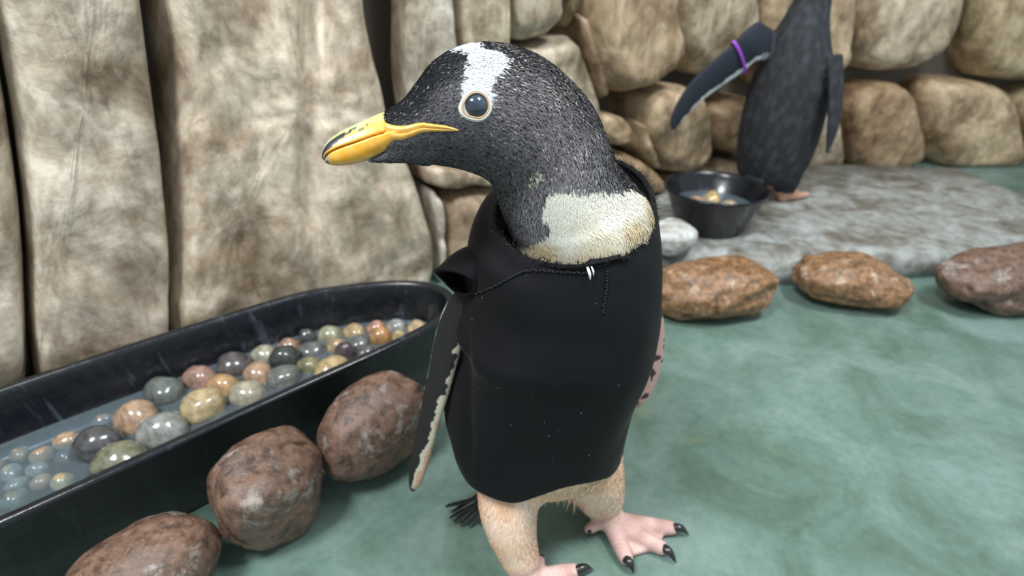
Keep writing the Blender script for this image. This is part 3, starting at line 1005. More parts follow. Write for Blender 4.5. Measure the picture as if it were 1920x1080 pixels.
# ---------------------------------------------------------------- feathers over head, neck, breast and legs
def add_feathers(name, label, mesh, V, N, mask, count, colour_fn, length, width, lift, flowdir, seed):
    rng = np.random.default_rng(seed)
    me = mesh
    me.calc_loop_triangles()
    tri = np.empty(len(me.loop_triangles) * 3, int); me.loop_triangles.foreach_get('vertices', tri)
    tri = tri.reshape(-1, 3)
    tri = tri[mask[tri].all(1)]
    A, B, C = V[tri[:, 0]], V[tri[:, 1]], V[tri[:, 2]]
    ar = np.linalg.norm(np.cross(B - A, C - A), axis=1) / 2
    k = rng.choice(len(tri), count, p=ar / ar.sum())
    r1 = np.sqrt(rng.random(count)); r2 = rng.random(count)
    wts = np.column_stack([1 - r1, r1 * (1 - r2), r1 * r2])
    pos = (V[tri[k]] * wts[..., None]).sum(1)
    nor = (N[tri[k]] * wts[..., None]).sum(1); nor /= np.linalg.norm(nor, axis=1)[:, None]
    fl = flowdir[tri[k, 0]] + rng.normal(0, .16, (count, 3))
    fl -= nor * (fl * nor).sum(1)[:, None]
    fl /= np.maximum(1e-6, np.linalg.norm(fl, axis=1))[:, None]
    sd = np.cross(fl, nor)
    L = length(tri[k, 0], rng, count); Wd = width(tri[k, 0], rng, count)
    c = colour_fn(tri[k, 0], pos, rng)
    up = lift * (.5 + rng.random(count)) * np.where(c.mean(1) > .5, .25, 1)
    Lc, Wc, uc = L[:, None], Wd[:, None], up[:, None]
    base = pos - fl * Lc * .25 - nor * .0004
    p0 = base - sd * Wc * .30; p1 = base + sd * Wc * .30
    mid = pos + fl * Lc * .30 + nor * (Lc * uc * .45 + .0004)
    p2 = mid + sd * Wc * .5; p3 = mid - sd * Wc * .5
    tip = pos + fl * Lc * .75 + nor * (Lc * uc * .7)
    VV = np.stack([p0, p1, p2, tip, p3], 1).reshape(-1, 3)
    F = np.arange(count * 5).reshape(-1, 5)
    m2 = bpy.data.meshes.new(name)
    m2.vertices.add(len(VV)); m2.vertices.foreach_set('co', VV.ravel())
    m2.loops.add(count * 5); m2.loops.foreach_set('vertex_index', F.ravel().astype(np.int32))
    m2.polygons.add(count); m2.polygons.foreach_set('loop_start', np.arange(0, count * 5, 5, dtype=np.int32))
    m2.update(calc_edges=True); m2.validate()
    set_col(m2, np.repeat(c, 5, axis=0))
    o = link(name, m2, M_FEATHER, pen, smooth=False)
    tag(o, label, kind='stuff')
    return o

mask_head = m0 & (VT < 13.9)
_eyeT, _eyeP, _eyeK = tphi(894, 199)
EYE_N = loftV[_eyeK]
EYE_F = LV[np.argmin(abs(RT - _eyeT)), int(round((2 * math.pi - _eyeP) / (2 * math.pi) * NM)) % NM]
for e in (EYE_N, EYE_F):
    mask_head &= np.linalg.norm(BV - e, axis=1) > .0094

def head_len(vi, rng, n):
    t = VT[vi]
    return np.interp(t, [0, 3, 7, 10, 12, 14], [.0022, .0034, .0042, .0046, .009, .012]) * rng.uniform(.7, 1.25, n)
def head_wid(vi, rng, n):
    t = VT[vi]
    return np.interp(t, [0, 3, 7, 10, 14], [.00065, .0008, .0010, .0008, .0011]) * rng.uniform(.7, 1.3, n)
def head_colour(vi, pos, rng):
    n = len(vi)
    t, ph = VT[vi], VP[vi]
    c, wm_, cm_ = body_colour(t, ph, pos, rng.normal(0, .05, n))
    psi = np.where(ph > math.pi, 2 * math.pi - ph, ph)
    c = c * np.where((wm_ | cm_)[:, None], rng.uniform(.93, 1.07, (n, 1)), rng.uniform(.72, 1.3, (n, 1)))
    plain = ~(wm_ | cm_)
    # light-tipped feathers: sparse on the forehead, thick on the cheek and nape
    dens = np.interp(t, [0, 2, 4, 5, 7, 9, 10, 11], [.06, .05, .07, .20, .22, .17, .07, .04])
    cl = .6 + .9 * nz3(pos, 45, 21)
    r = rng.random(n)
    hit = plain & (r < dens * np.clip(cl, .1, 1.6))
    tint = rng.uniform(.13, .40, (n, 1)) * np.array([1.0, .96, .95])
    c = np.where(hit[:, None], tint, c)
    br = plain & (r > .78) & (t > 4.5)
    c = np.where(br[:, None], np.array([.115, .100, .096]) * rng.uniform(.6, 1.3, (n, 1)), c)
    bl = plain & (r > .70) & (r < .80) & (t < 10.5)
    c = np.where(bl[:, None], np.array([.012, .013, .016]), c)
    return c
add_feathers('head_plumage', 'short overlapping head and neck feathers, dark with pale tips', body_me, BV, BN, mask_head, 100000, head_colour, head_len, head_wid, .13, VF, 5)

mask_leg = ((REG == 1) | (REG == 2) | (m0 & (VT > 16.6))) & (ank > .030)
def leg_colour(vi, pos, rng):
    n = len(vi)
    return cols[vi] * rng.uniform(.93, 1.10, (n, 1))
add_feathers('leg_down', 'cream and peach leg and belly down', body_me, BV, BN, mask_leg, 16000, leg_colour,
             lambda vi, r, n: np.where(VT[vi] < 19, .013, .0075) * r.uniform(.7, 1.4, n), lambda vi, r, n: .0011 * r.uniform(.6, 1.3, n), .12, VF, 6)

# long loose down hanging between the legs
fv, ff, fc = [], [], []
for q in range(170):
    x_ = RNG.uniform(1010, 1105); 
    a_ = PY(x_, RNG.uniform(905, 930), .366 + (x_ - 1010) * .0003)
    ln = RNG.uniform(.008, .020) * (1.5 if 1065 < x_ < 1095 else .8)
    d_ = unit(np.array([RNG.normal(.0, .12), RNG.normal(-.05, .12), -1]))
    tv, tf = tube([a_ + np.array([0, .004, .006]), a_ + d_ * ln * .5, a_ + d_ * ln + np.array([RNG.normal(0, .001), 0, 0])], [.0009, .0007, .0001], 5)
    o_ = len(fv); fv.extend(list(tv)); ff.extend([tuple(i + o_ for i in f) for f in tf])
    fc.extend([np.array([.86, .66, .44]) * RNG.uniform(.85, 1.1)] * len(tv))
fm_ = mesh_from('belly_fringe', fv, ff); set_col(fm_, np.array(fc))
tag(link('belly_fringe', fm_, M_FEATHER, pen), 'loose cream down hanging between the legs', kind='stuff')

# ---------------------------------------------------------------- bill
def bill_half(top_pts, bot_pts, widths, depths, flat_bottom, name, colour_fn):
    """loft between an upper and a lower outline in the head's median plane"""
    rows = np.array([np.concatenate([P(tx, ty, d), P(bx, by, d), [w_]]) for (tx, ty), (bx, by), w_, d in zip(top_pts, bot_pts, widths, depths)])
    n = 60
    q1 = [(math.sin(q), 2 * math.cos(q) ** 1.1 - 1) for q in np.linspace(0, math.pi / 2, 13)]
    prof = q1 + [(x_, -1.0) for x_ in np.linspace(.9, -.9, 9)] + [(-x_, y_) for x_, y_ in q1[:0:-1]]
    m = len(prof)
    S = catmull(rows, n)
    V, info = [], []
    cen = (S[:, :3] + S[:, 3:6]) / 2
    tg = unit(cen[-1] - cen[0])
    for i in range(n):
        a = (S[i, :3] - S[i, 3:6]) / 2
        sdv = unit(np.cross(a, tg))
        if np.dot(sdv, CAM - cen[i]) < 0: sdv = -sdv
        for x_, y_ in prof:
            V.append(cen[i] + a * y_ * flat_bottom + sdv * x_ * max(.0006, S[i, 6]))
            info.append((i / (n - 1), y_ * flat_bottom))
    V.append(cen[0]); V.append(cen[-1]); info += [(0, 0), (1, 0)]
    me = fix_normals(mesh_from(name, V, loft_faces(n, m)))
    set_col(me, np.array([colour_fn(u, cy, Vector(v)) for (u, cy), v in zip(info, V)]))
    return me

def lerp3(a, b, f):
    f = min(1, max(0, f)); return np.array(a) * (1 - f) + np.array(b) * f
def up_col(u, cy, p):
    nzv = mnoise.noise(p * 180); nb = mnoise.noise(p * 420)
    yellow = lerp3((.80, .37, .025), (.78, .45, .09), .5 + nzv)
    green = lerp3((.46, .50, .17), (.44, .54, .30), u + .5 * nzv)
    c = lerp3(yellow, green, (cy + .02 + .12 * nzv) / .22)
    tipc = np.array([.42, .50, .40])
    # u: 0 at the feathers, 1 at the tip
    if u > .40 and max(-.75, .22 - (u - .42) * 3.0) < cy + .12 * nzv < .40 + .08 * nb: c = np.array([.014, .018, .026])
    if .24 < u <= .42 and -.02 < cy + .22 * nzv < .20 and nb > -.15: c = np.array([.045, .045, .04])
    if u > .70 and cy > .45: c = tipc
    if u < .12 and nb > .15 and cy > -.2: c = np.array([.06, .055, .04])
    return c
def lo_col(u, cy, p):
    nzv = mnoise.noise(p * 160); nb = mnoise.noise(p * 380)
    c = lerp3((.84, .38, .020), (.86, .46, .07), .5 + nzv)
    c = lerp3(c, (.66, .44, .22), (-cy - .68) / .3)
    if u > .88: c = lerp3(c, (.34, .33, .27), (u - .88) / .06)
    if u > .90 and nb > .15: c = np.array([.05, .05, .05])
    return c
bill = bill_half([(742, 207), (718, 212), (692, 223), (660, 237), (632, 252), (613, 268), (604, 285), (603, 296)],
                 [(775, 240), (742, 252), (706, 262), (672, 273), (645, 280.5), (626, 287), (613, 293), (607, 299)],
                 [.0070, .0102, .0104, .0092, .0076, .0060, .0042, .0018], [.352, .350, .3475, .345, .343, .3415, .3405, .340], 1, 'upper_bill', up_col)
link('upper_bill', bill, M_BILL, pen)
bill2 = bill_half([(800, 241), (770, 245), (735, 255), (700, 265), (668, 275), (640, 283.5), (622, 290), (611, 295)],
                  [(796, 250), (765, 266), (730, 284), (700, 297), (668, 306), (640, 310), (622, 309.5), (609, 305)],
                  [.0185, .0165, .0132, .0108, .0088, .0070, .0052, .0026], [.3555, .353, .350, .347, .345, .343, .3418, .341], -1, 'lower_bill', lo_col)
link('lower_bill', bill2, M_BILL, pen)

# the yellow gape strip along both cheeks
body_bvh = BVHTree.FromPolygons([tuple(v) for v in BV], [tuple(p.vertices) for p in body_me.polygons])
def hit_body(px, py):
    d = unit(P(px, py, 1.0) - CAM)
    loc, nor, idx, dist = body_bvh.ray_cast(Vector(CAM), Vector(d))
    return (np.array(loc), np.array(nor)) if loc is not None else (None, None)
GAPE_TOP = [(716, 226), (736, 235), (760, 236), (788, 230), (808, 232), (829, 234.5), (846, 238), (860, 243)]
GAPE_BOT = [(726, 262), (745, 262), (762, 260), (790, 249), (808, 247), (829, 246.5), (846, 246), (860, 245)]
gt = catmull(GAPE_TOP, 30); gb = catmull(GAPE_BOT, 30)
def mirror_pt(p):
    """the same place on the other cheek"""
    k = int(np.argmin(((loftV - p) ** 2).sum(1) + np.where(near, 0, 1)))
    i, j = divmod(k, NM)
    q = LV[i, (NM - j) % NM]
    return q, unit(q - CEN[i])
for side in (0, 1):
    V, F, colr = [], [], []
    rows = 9
    for i in range(30):
        for j in range(rows):
            g = j / (rows - 1)
            p2 = gt[i] * (1 - g) + gb[i] * g
            loc, nor = hit_body(*p2)
            if loc is None: loc, nor = P(p2[0], p2[1], .345), np.array([0, -1, 0])
            if side: loc, nor = mirror_pt(loc)
            rise = .0013 * math.sqrt(max(0, 1 - (2 * g - 1) ** 2)) * min(1, (29 - i) / 5 + .15)
            groove = abs(g - .45) < .07 and i < 26
            V.append(loc + nor * (rise * (.10 if groove else 1) + .0004))
            y = lerp3((.72, .36, .045), (.78, .45, .11), .5 + mnoise.noise(Vector(loc) * 200))
            colr.append(y)
    for i in range(29):
        for j in range(rows - 1):
            a = i * rows + j
            F.append((a, a + 1, a + rows + 1, a + rows))
    me = mesh_from('gape', V, F)
    set_col(me, np.array(colr))
    tag(link('gape', me, M_BILL, pen), 'thin orange yellow gape strip of the bill on the cheek')

# ---------------------------------------------------------------- eyes
m = Nodes('dark_eye')
vv = m.coords()
m.l(m.ramp(m.noise(vv, 120, 3, .5), [(.35, (.010, .016, .028)), (.7, (.030, .055, .085))]), m.b.inputs['Base Color'])
m.set(Roughness=.05, Coat_Weight=1.0, Coat_Roughness=.02)
M_EYE = m.mat
M_LID = mat_plain('pale_eyelid', (.44, .31, .20), .55)
M_LIDW = mat_plain('white_eye_ring', (.66, .66, .58), .6)
for side in (0, 1):
    loc, nor = hit_body(894, 198)
    if side: loc, nor = mirror_pt(loc)
    ec = loc - nor * .0052
    R = .0090
    bm = bmesh.new(); bmesh.ops.create_uvsphere(bm, u_segments=40, v_segments=24, radius=R)
    me = bpy.data.meshes.new('eye'); bm.to_mesh(me); bm.free()
    me.transform(Matrix.Translation(Vector(ec)))
    eo = link('eye', me, M_EYE, pen)
    # lids: two rings round the ball
    ax = Vector(nor); q = ax.to_track_quat('Z', 'X').to_matrix()
    if not side:
        # tear-drop corner points to the bill
        bl = Vector(unit(np.array([-1, -.1, -.35])))
    else:
        bl = Vector(unit(np.array([-1, .1, -.35])))
    bl = (bl - ax * bl.dot(ax)).normalized(); tl = ax.cross(bl)
    for nm, mt, r0, r1, h0, h1, tear in (('eyelid', M_LID, .0071, .0085, .0062, .0060, .0022), ('eye_ring', M_LIDW, .0083, .0098, .0060, .0050, .0024)):
        V, F = [], []
        K = 48; sec = [(r0, h0 - .0026), (r0, h0 + .0002), ((r0 + r1) / 2, h0 + .0006), (r1, h1), (r1 + .0010, h1 - .0030)]
        for (r, h) in sec:
            for j in range(K):
                an = 2 * math.pi * j / K
                ex = r + tear * max(0, math.cos(an)) ** 6 * (r / r1)
                V.append(Vector(ec) + (bl * math.cos(an) + tl * math.sin(an)) * ex + ax * (h))
        for i in range(len(sec) - 1):
            for j in range(K):
                F.append((i * K + j, i * K + (j + 1) % K, (i + 1) * K + (j + 1) % K, (i + 1) * K + j))
        me = fix_normals(mesh_from(nm, V, F))
        ro = link(nm, me, mt)
        ro.parent = eo
        ro.matrix_parent_inverse = eo.matrix_world.inverted()
        ro.location = (0, 0, 0); ro.parent = None
        ro.parent = eo; ro.matrix_parent_inverse = Matrix()

# ---------------------------------------------------------------- claws and tail
def claw(base, tip, r):
    base = np.asarray(base); tip = np.asarray(tip)
    mid = (base + tip) / 2 + np.array([0, 0, .0045])
    s = catmull([np.append(base, r), np.append(mid, r * .8), np.append(tip, r * .12)], 14)
    V, F = tube(s[:, :3], s[:, 3], 14)
    link('claw', fix_normals(mesh_from('claw', V, F)), M_CLAW, pen)
for b, t in ((PZ(1262, 989, .011), PZ(1291, 1003, .003)), (PZ(1243, 1027, .011), PZ(1267, 1055, .003)), (PZ(1174, 1048, .011), PZ(1188, 1075, .003)),
             (PZ(1080, 1070, .011), PZ(1112, 1068, .003)), (PZ(1082, 1120, .011), PZ(1108, 1138, .003)), (PZ(1022, 1164, .011), PZ(1036, 1190, .003))):
    claw(b, t, .0054)
for b, t in ((PZ(1106, 994, .012), PZ(1104, 1010, .006)), (PZ(1012, 1050, .02), PZ(1020, 1046, .012))):
    claw(b, t, .003)
root = PY(925, 905, .425)
for k, (tx, ty, z) in enumerate(((834, 950, .012), (842, 972, .006), (850, 980, .004), (862, 986, .004), (878, 988, .004), (898, 985, .004), (846, 962, .010))):
    tip = PZ(tx, ty, z)
    b = root + np.array([.0 + .002 * k, .004 * (k - 3), -.003 * (k % 2)])
    s = catmull([np.append(b, .0030), np.append((b + tip) / 2 + np.array([0, 0, -.003]), .0036), np.append(tip * .9 + b * .1, .0026), np.append(tip, .0006)], 16)
    V, F = tube(s[:, :3], s[:, 3] * .28, 10, s[:, 3], (.2, .95, .1))
    link('tail_feather', fix_normals(mesh_from('tail_feather', V, F)), M_BLACKFEATHER, pen)

# ---------------------------------------------------------------- the vest
# rows: left (px, py, Y), right (px, py, Y), front offset from the centre (dx, -depth, dz)
VEST = [
    ((942, 380, .42), (1222, 384, .42), (-.010, -.080, -.016)),
    ((934, 372, .42), (1229, 386, .42), (-.012, -.081, -.0175)),
    ((917, 388, .42), (1234, 408, .42), (-.010, -.085, -.020)),
    ((893, 410, .42), (1236, 440, .42), (-.008, -.088, -.018)),
    ((878, 455, .42), (1236, 480, .42), (-.004, -.091, -.012)),
    ((872, 505, .42), (1234, 520, .42), (.0, -.093, -.008)),
    ((864, 555, .415), (1231, 560, .42), (.0, -.094, -.004)),
    ((853, 598, .41), (1227, 595, .42), (.0, -.094, -.002)),
    ((862, 632, .415), (1220, 628, .42), (.0, -.094, .0)),
    ((845, 690, .42), (1204, 672, .42), (.0, -.094, .0)),
    ((837, 745, .42), (1183, 725, .42), (.0, -.093, .0)),
    ((848, 800, .41), (1174, 780, .42), (-.004, -.089, .004)),
    ((866, 852, .40), (1169, 828, .42), (-.010, -.080, .012)),
    ((886, 888, .392), (1162, 850, .42), (-.014, -.068, .027)),
]
vr = []
for l, r, fo in VEST:
    Lp, Rp = PY(*l), PY(*r)
    vr.append(np.concatenate([Lp, Rp, fo]))
VN, VM = 90, 160
VS = catmull(vr, VN)
def vest_point(i, an, off=0.0):
    s = VS[i]
    c0 = (s[:3] + s[3:6]) / 2
    a = (s[3:6] - s[:3]) / 2; b = s[6:9]
    ca, sa = math.cos(an), math.sin(an)
    pw = .84
    p = c0 + a * math.copysign(abs(ca) ** pw, ca) + b * math.copysign(abs(sa) ** pw, sa)
    return p
def sstep(x):
    x = min(1, max(0, x)); return x * x * (3 - 2 * x)
VP_ = np.array([[vest_point(i, 2 * math.pi * j / VM) for j in range(VM)] for i in range(VN)])
vc = VP_.mean(1, keepdims=True)
rad = VP_ - vc; rad[..., 2] *= .2
rad /= np.linalg.norm(rad, axis=2)[..., None]
for i in range(VN):
    for j in range(VM):
        p = VP_[i, j]; u = i / (VN - 1)
        nvv = Vector((p[0] * 16, p[1] * 16, p[2] * 9))
        dsp = .0032 * mnoise.noise(nvv) * min(1, u * 4 + .2) + .0012 * mnoise.noise(nvv * 2.7)
        px_, py_, _ = project(p)
        # a soft vertical crease down the flank and one across the chest
        front = rad[i, j, 1] < .25
        if front:
            dsp -= .0050 * math.exp(-((px_ - 872 - (py_ - 760) * .03) / 11) ** 2) * np.clip((py_ - 600) / 60, 0, 1) * np.clip((900 - py_) / 60, 0, 1)
        VP_[i, j] = p + rad[i, j] * dsp
        hem = 1.55 * np.clip((u - .70) / .30, 0, 1) ** 2 * sstep((px_ - 945) / 130) * sstep((1185 - px_) / 110)
        heml = np.clip((u - .72) / .28, 0, 1) ** 2 * sstep((985 - px_) / 115)
        if rad[i, j, 1] < .3: VP_[i, j, 2] += .022 * hem + .020 * heml
V = VP_.reshape(-1, 3)
F = []
for i in range(VN - 1):
    for j in range(VM):
        k = (j + 1) % VM
        F.append((i * VM + j, i * VM + k, (i + 1) * VM + k, (i + 1) * VM + j))
vest_me = fix_normals(mesh_from('vest', V, F))
vest = link('vest', vest_me, M_VEST, pen)
tag(vest, 'sleeveless black neoprene vest with stitched seams and cut hem')
vest_bvh = BVHTree.FromPolygons([tuple(v) for v in V], F)
md = vest.modifiers.new('thickness', 'SOLIDIFY'); md.thickness = .0032; md.offset = -1
def hit_vest(px, py):
    d = unit(P(px, py, 1.0) - CAM)
    loc, nor, idx, dist = vest_bvh.ray_cast(Vector(CAM), Vector(d))
    if loc is None: return None, None
    n_ = np.array(nor)
    if np.dot(n_, CAM - np.array(loc)) < 0: n_ = -n_
    return np.array(loc), n_

def sub(name, me, mat, parent_part, label=None, kind=None):
    o = link(name, me, mat)
    o.parent = parent_part
    o.matrix_parent_inverse = Matrix()
    o.location = (0, 0, 0)
    if label: o['label'] = label
    if kind: o['kind'] = kind
    return o
M_THREAD = mat_plain('black_thread', (.005, .005, .006), .8)
def stitches(pts, step, amp, r=.0006):
    cur = catmull(pts, 200)
    L = np.concatenate([[0], np.cumsum(np.linalg.norm(np.diff(cur, axis=0), axis=1))])
    V, F = [], []
    k = 0
    for q in np.arange(0, L[-1], step):
        p = np.array([np.interp(q, L, cur[:, 0]), np.interp(q, L, cur[:, 1])])
        p2 = np.array([np.interp(q + step, L, cur[:, 0]), np.interp(q + step, L, cur[:, 1])])
        t = p2 - p; t = t / max(1e-6, np.linalg.norm(t)); nn = np.array([-t[1], t[0]])
        s = (amp if k % 2 else -amp) * RNG.uniform(.5, 1.4)
        a, na = hit_vest(*(p + nn * s)); b, nb = hit_vest(*(p2 - nn * s)); k += 1
        if a is None or b is None: continue
        path = [a + na * .0001, (a + b) / 2 + (na + nb) * .0007, b + nb * .0001]
        tv, tf = tube(path, [r, r * 1.3, r], 6)
        o = len(V); V.extend(list(tv)); F.extend([tuple(i + o for i in f) for f in tf])
    return V, F
for pts, st, am in (([(872, 556), (900, 548), (930, 536), (960, 520), (985, 508)], 5, 1.6), ([(985, 508), (1010, 507), (1050, 510), (1100, 512)], 8, 2.2), ([(1138, 506), (1137, 530), (1134, 558), (1130, 586)], 6, 2.5)):
    V, F = stitches(pts, st, am)
    sub('stitching', fix_normals(mesh_from('stitching', V, F)), M_THREAD, vest, 'black seam stitching')

# frayed fibres on the collar edge
V, F = [], []
for q in range(900):
    j = RNG.random() * VM
    j0 = int(j) % VM; i0 = int(RNG.integers(1, 5))
    p = VP_[i0, j0] + RNG.normal(0, .001, 3)
    d = unit(rad[i0, j0] * RNG.uniform(.1, 1) + np.array([0, 0, RNG.uniform(.0, 1.2)]) + RNG.normal(0, .5, 3))
    ln = RNG.uniform(.002, .0055)
    path = [p, p + d * ln * .5, p + d * ln + RNG.normal(0, .0007, 3)]
    tv, tf = tube(path, [.00028, .00025, .0001], 4)
    o = len(V); V.extend(list(tv)); F.extend([tuple(i + o for i in f) for f in tf])
sub('frayed_fibres', mesh_from('frayed_fibres', V, F), M_THREAD, vest, 'frayed black fibres along the collar', 'stuff')

M_LOOSE = mat_plain('white_feather', (.78, .80, .80), .6)
for (x0, y0, x1, y1, wd) in ((1099, 498, 1105, 524, .0011), (1107, 498, 1111, 516, .0007)):
    a_, na_ = hit_vest(x0, 506); b_, nb_ = hit_vest(x1, y1)
    top_ = a_ + na_ * .0012 + np.array([0, 0, (506 - y0) * .00042])
    s_ = catmull([np.append(top_, wd * .8), np.append((top_ + b_) / 2 + na_ * .003, wd), np.append(b_ + nb_ * .0024, .0003)], 12)
    tv, tf = tube(s_[:, :3], s_[:, 3] * .25, 8, s_[:, 3], (1, 0, 0))
    tag(link('loose_feather', fix_normals(mesh_from('loose_feather', tv, tf)), M_LOOSE, pen), 'white breast feather hanging over the vest collar')

# the rolled cap sleeve over the flipper root
def build_sleeve():
    A = [PY(912, 508, .402), PY(890, 511, .394), PY(870, 517, .386), PY(854, 524, .380), PY(844, 528, .377)]
    R1 = [.022, .0215, .0185, .0140, .0120]      # up-down
    R2 = [.026, .0270, .0255, .0235, .0230]      # front-back
    s = catmull(np.column_stack([A, R1, R2]), 30)
    V, F = [], []
    m = 48
    axis = unit(np.array(A[-1]) - np.array(A[0]))
    fwd_ = unit(np.array([.25, .9, -.25]) - axis * np.dot(axis, [.25, .9, -.25])); up_ = np.cross(axis, fwd_)
    if up_[2] < 0: up_ = -up_
    for i in range(30):
        g = (i / 29) ** 2
        for j in range(m):
            an = 2 * math.pi * j / m
            lip = g * (.0085 * math.sin(an) - .006 * math.cos(an) ** 2)      # the upper lip reaches over the flipper
            wob = 1 + .07 * g * math.sin(3 * an + .7)
            V.append(s[i, :3] + axis * lip + (fwd_ * s[i, 4] * math.cos(an) + up_ * s[i, 3] * math.sin(an)) * wob)
    for i in range(29):
        for j in range(m):
            k = (j + 1) % m
            F.append((i * m + j, i * m + k, (i + 1) * m + k, (i + 1) * m + j))
    return fix_normals(mesh_from('sleeve', V, F))
sl = sub('sleeve', build_sleeve(), M_VEST, vest, 'rolled open cap sleeve of the vest')
md = sl.modifiers.new('thickness', 'SOLIDIFY'); md.thickness = .0024; md.offset = 0

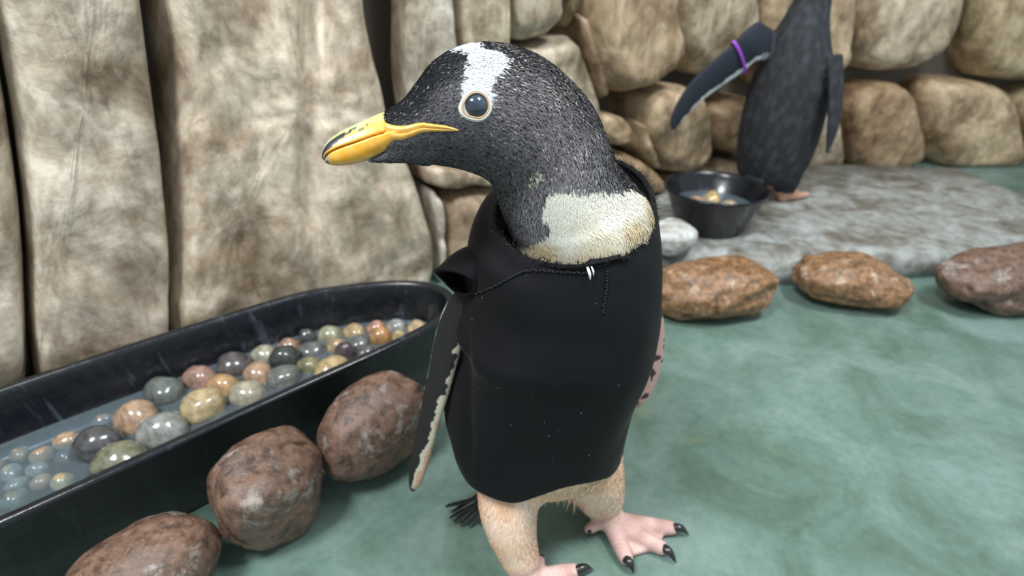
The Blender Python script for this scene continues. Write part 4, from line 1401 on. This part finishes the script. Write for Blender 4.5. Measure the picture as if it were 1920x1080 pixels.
# ------------------------------------------------------------------ second penguin on the ledge
def second_penguin():
    base = np.array([.655, 1.325, .061])
    face = math.radians(42)                       # turned away to the right
    ca, sa = math.cos(face), math.sin(face)
    def W(p):
        p = np.asarray(p, float)
        return base + np.array([ca * p[0] - sa * p[1], sa * p[0] + ca * p[1], p[2]])
    rows = [  # z, x centre (forward +), half depth x, half width y
        (.045, -.01, .030, .035), (.06, -.005, .065, .070), (.11, .0, .088, .086), (.18, .0, .094, .092), (.26, -.002, .088, .090), (.33, -.006, .074, .080),
        (.385, -.008, .056, .060), (.425, -.002, .043, .046), (.46, .006, .038, .038), (.495, .012, .040, .035), (.52, .014, .036, .032), (.54, .012, .024, .022), (.548, .010, .008, .008)]
    R = catmull(rows, 110); n, mm = 110, 64
    V = []
    for z, cx, hx, hy in R:
        for j in range(mm):
            an = 2 * math.pi * j / mm
            V.append(W([cx + hx * math.cos(an), hy * math.sin(an), z]))
    lo = np.array(V)
    V += [W([R[0, 1], 0, R[0, 0]]), W([R[-1, 1], 0, R[-1, 0]])]
    parts = [(np.array(V), loft_faces(n, mm))]
    # face cone to the bill
    p, r = capsule_path([W([.02, 0, .498]), W([.045, 0, .495]), W([.065, 0, .490])], [.032, .022, .012], 16)
    parts.append(tube(p, r, 24))
    # feet and legs
    for s in (-1, 1):
        p, r = capsule_path([W([.0, s * .045, .07]), W([.01, s * .045, .035]), W([.015, s * .045, .014])], [.035, .026, .016], 14)
        parts.append(tube(p, r, 20))
        parts += foot(np.array(W([.012, s * .045, .016])) - [0, 0, 0], [W([.085, s * .045 + q, .009]) for q in (-.032, 0, .032)], [.008] * 3) if False else []
        for q in (-.030, 0, .030):
            p, r = capsule_path([W([.012, s * .045, .015]), W([.05, s * .045 + q * .6, .011]), W([.085, s * .045 + q, .009])], [.012, .0095, .0080], 12)
            parts.append(tube(p, r, 14))
    # flippers: the one towards the first penguin is lifted
    tipp = PY(1261, 244, 1.235)
    fp, fpath = flipper([W([-.005, .066, .36]), PY(1418, 78, 1.275), PY(1385, 108, 1.262), PY(1340, 142, 1.252), PY(1300, 178, 1.243), PY(1270, 220, 1.237), tipp],
                        [.020, .014, .010, .0085, .0075, .006, .003], [.036, .040, .040, .036, .031, .021, .007], unit([.55, .35, -.75]))
    parts.append(fp)
    f2, _ = flipper([W([-.005, -.078, .35]), W([-.012, -.105, .28]), W([-.02, -.122, .21]), W([-.03, -.13, .15])], [.016, .010, .008, .003], [.03, .035, .03, .008], W([1, 0, 0]) - base)
    parts.append(f2)
    me = fuse(parts, .0032, 5, .5)
    X = verts_of(me)
    loc = X - base
    lx = ca * loc[:, 0] + sa * loc[:, 1]; ly = -sa * loc[:, 0] + ca * loc[:, 1]; lz = loc[:, 2]
    ang = np.arctan2(ly, lx)
    nn = nz3(X, 60, 31)
    c = np.tile(np.array([.016, .018, .022]), (len(X), 1))
    c = c * (1 + 1.6 * np.clip(nz3(X * np.array([1, 1, .5]), 90, 40) + .2, 0, 1))[:, None] + .006
    belly = (np.abs(ang) < 1.25 + .06 * nn) & (lz < .385 + .01 * nn)
    c[belly] = (.74, .73, .66)
    headp = (lz > .505 + .004 * nn) & (np.abs(lx - .012) < .016)
    c[headp] = (.8, .82, .84)
    feetm = lz < .03
    c[feetm] = (.55, .33, .24)
    kdf = KDTree(len(fp[0]) + len(f2[0]) + len(lo))
    allp = np.vstack([fp[0], f2[0], lo]); 
    for i, p in enumerate(allp): kdf.insert(p, i)
    kdf.balance()
    idx = np.array([kdf.find(p)[1] for p in X])
    fm = idx < len(fp[0])
    u, b = flip_coord(X[fm], fpath, unit([.55, .35, -.75]))
    hb = np.interp(u, np.linspace(0, 1, 7), [.036, .040, .040, .036, .031, .021, .007])
    e = b / hb + .12 * nn[fm]
    cf = np.where((e > .62)[:, None], np.array([.80, .84, .86]), np.array([.022, .028, .040]))
    c[fm] = cf
    set_col(me, c)
    root = empty('penguin', tuple(base))
    tag(root, 'dark backed penguin without a vest on the ledge, purple band on its lifted flipper', 'penguin')
    link('body', me, M_BODY, root)
    # bill
    p, r = capsule_path([W([.066, 0, .490]), W([.09, 0, .486]), W([.115, 0, .479])], [.0115, .0085, .004], 16)
    bv, bf = tube(p, r, 20)
    link('bill', fix_normals(mesh_from('bill', bv, bf)), mat_plain('orange_bill', (.62, .26, .05), .4), root)
    for s in (-1, 1):
        bm = bmesh.new(); bmesh.ops.create_uvsphere(bm, u_segments=20, v_segments=12, radius=.0075)
        me2 = bpy.data.meshes.new('eye'); bm.to_mesh(me2); bm.free()
        me2.transform(Matrix.Translation(Vector(W([.028, s * .0335, .502]))))
        link('eye', me2, M_EYE, root)
    # tail
    for k in range(5):
        a, b = W([-.075, (k - 2) * .008, .075]), W([-.155, (k - 2) * .022, .022])
        s = catmull([np.append(a, .006), np.append((a + b) / 2, .008), np.append(b, .002)], 12)
        tv, tf = tube(s[:, :3], s[:, 3] * .3, 10, s[:, 3], (-sa, ca, 0))
        link('tail_feather', fix_normals(mesh_from('tail_feather', tv, tf)), M_BLACKFEATHER, root)
    # purple band round the flipper root
    i = int(np.argmin(np.abs(project(fpath)[0] - 1386)))
    t = unit(fpath[i + 1] - fpath[i - 1]); dv = unit([.55, .35, -.75]); dv = unit(dv - t * np.dot(dv, t)); bv_ = np.cross(t, dv)
    ring = [fpath[i] + dv * .044 * math.cos(q) + bv_ * .0135 * math.sin(q) for q in np.linspace(0, 2 * math.pi, 48, endpoint=False)]
    V, F, mm = [], [], 8
    for q in range(48):
        tq = unit(ring[(q + 1) % 48] - ring[q - 1]); nq = unit(np.cross(tq, t))
        for j in range(mm):
            an = 2 * math.pi * j / mm
            V.append(ring[q] + t * .0035 * math.cos(an) + nq * .0022 * math.sin(an))
    for q in range(48):
        for j in range(mm):
            F.append((q * mm + j, q * mm + (j + 1) % mm, ((q + 1) % 48) * mm + (j + 1) % mm, ((q + 1) % 48) * mm + j))
    tag(link('flipper_band', fix_normals(mesh_from('flipper_band', V, F)), mat_plain('purple_band', (.30, .07, .55), .4), root), 'purple plastic identification band')
second_penguin()
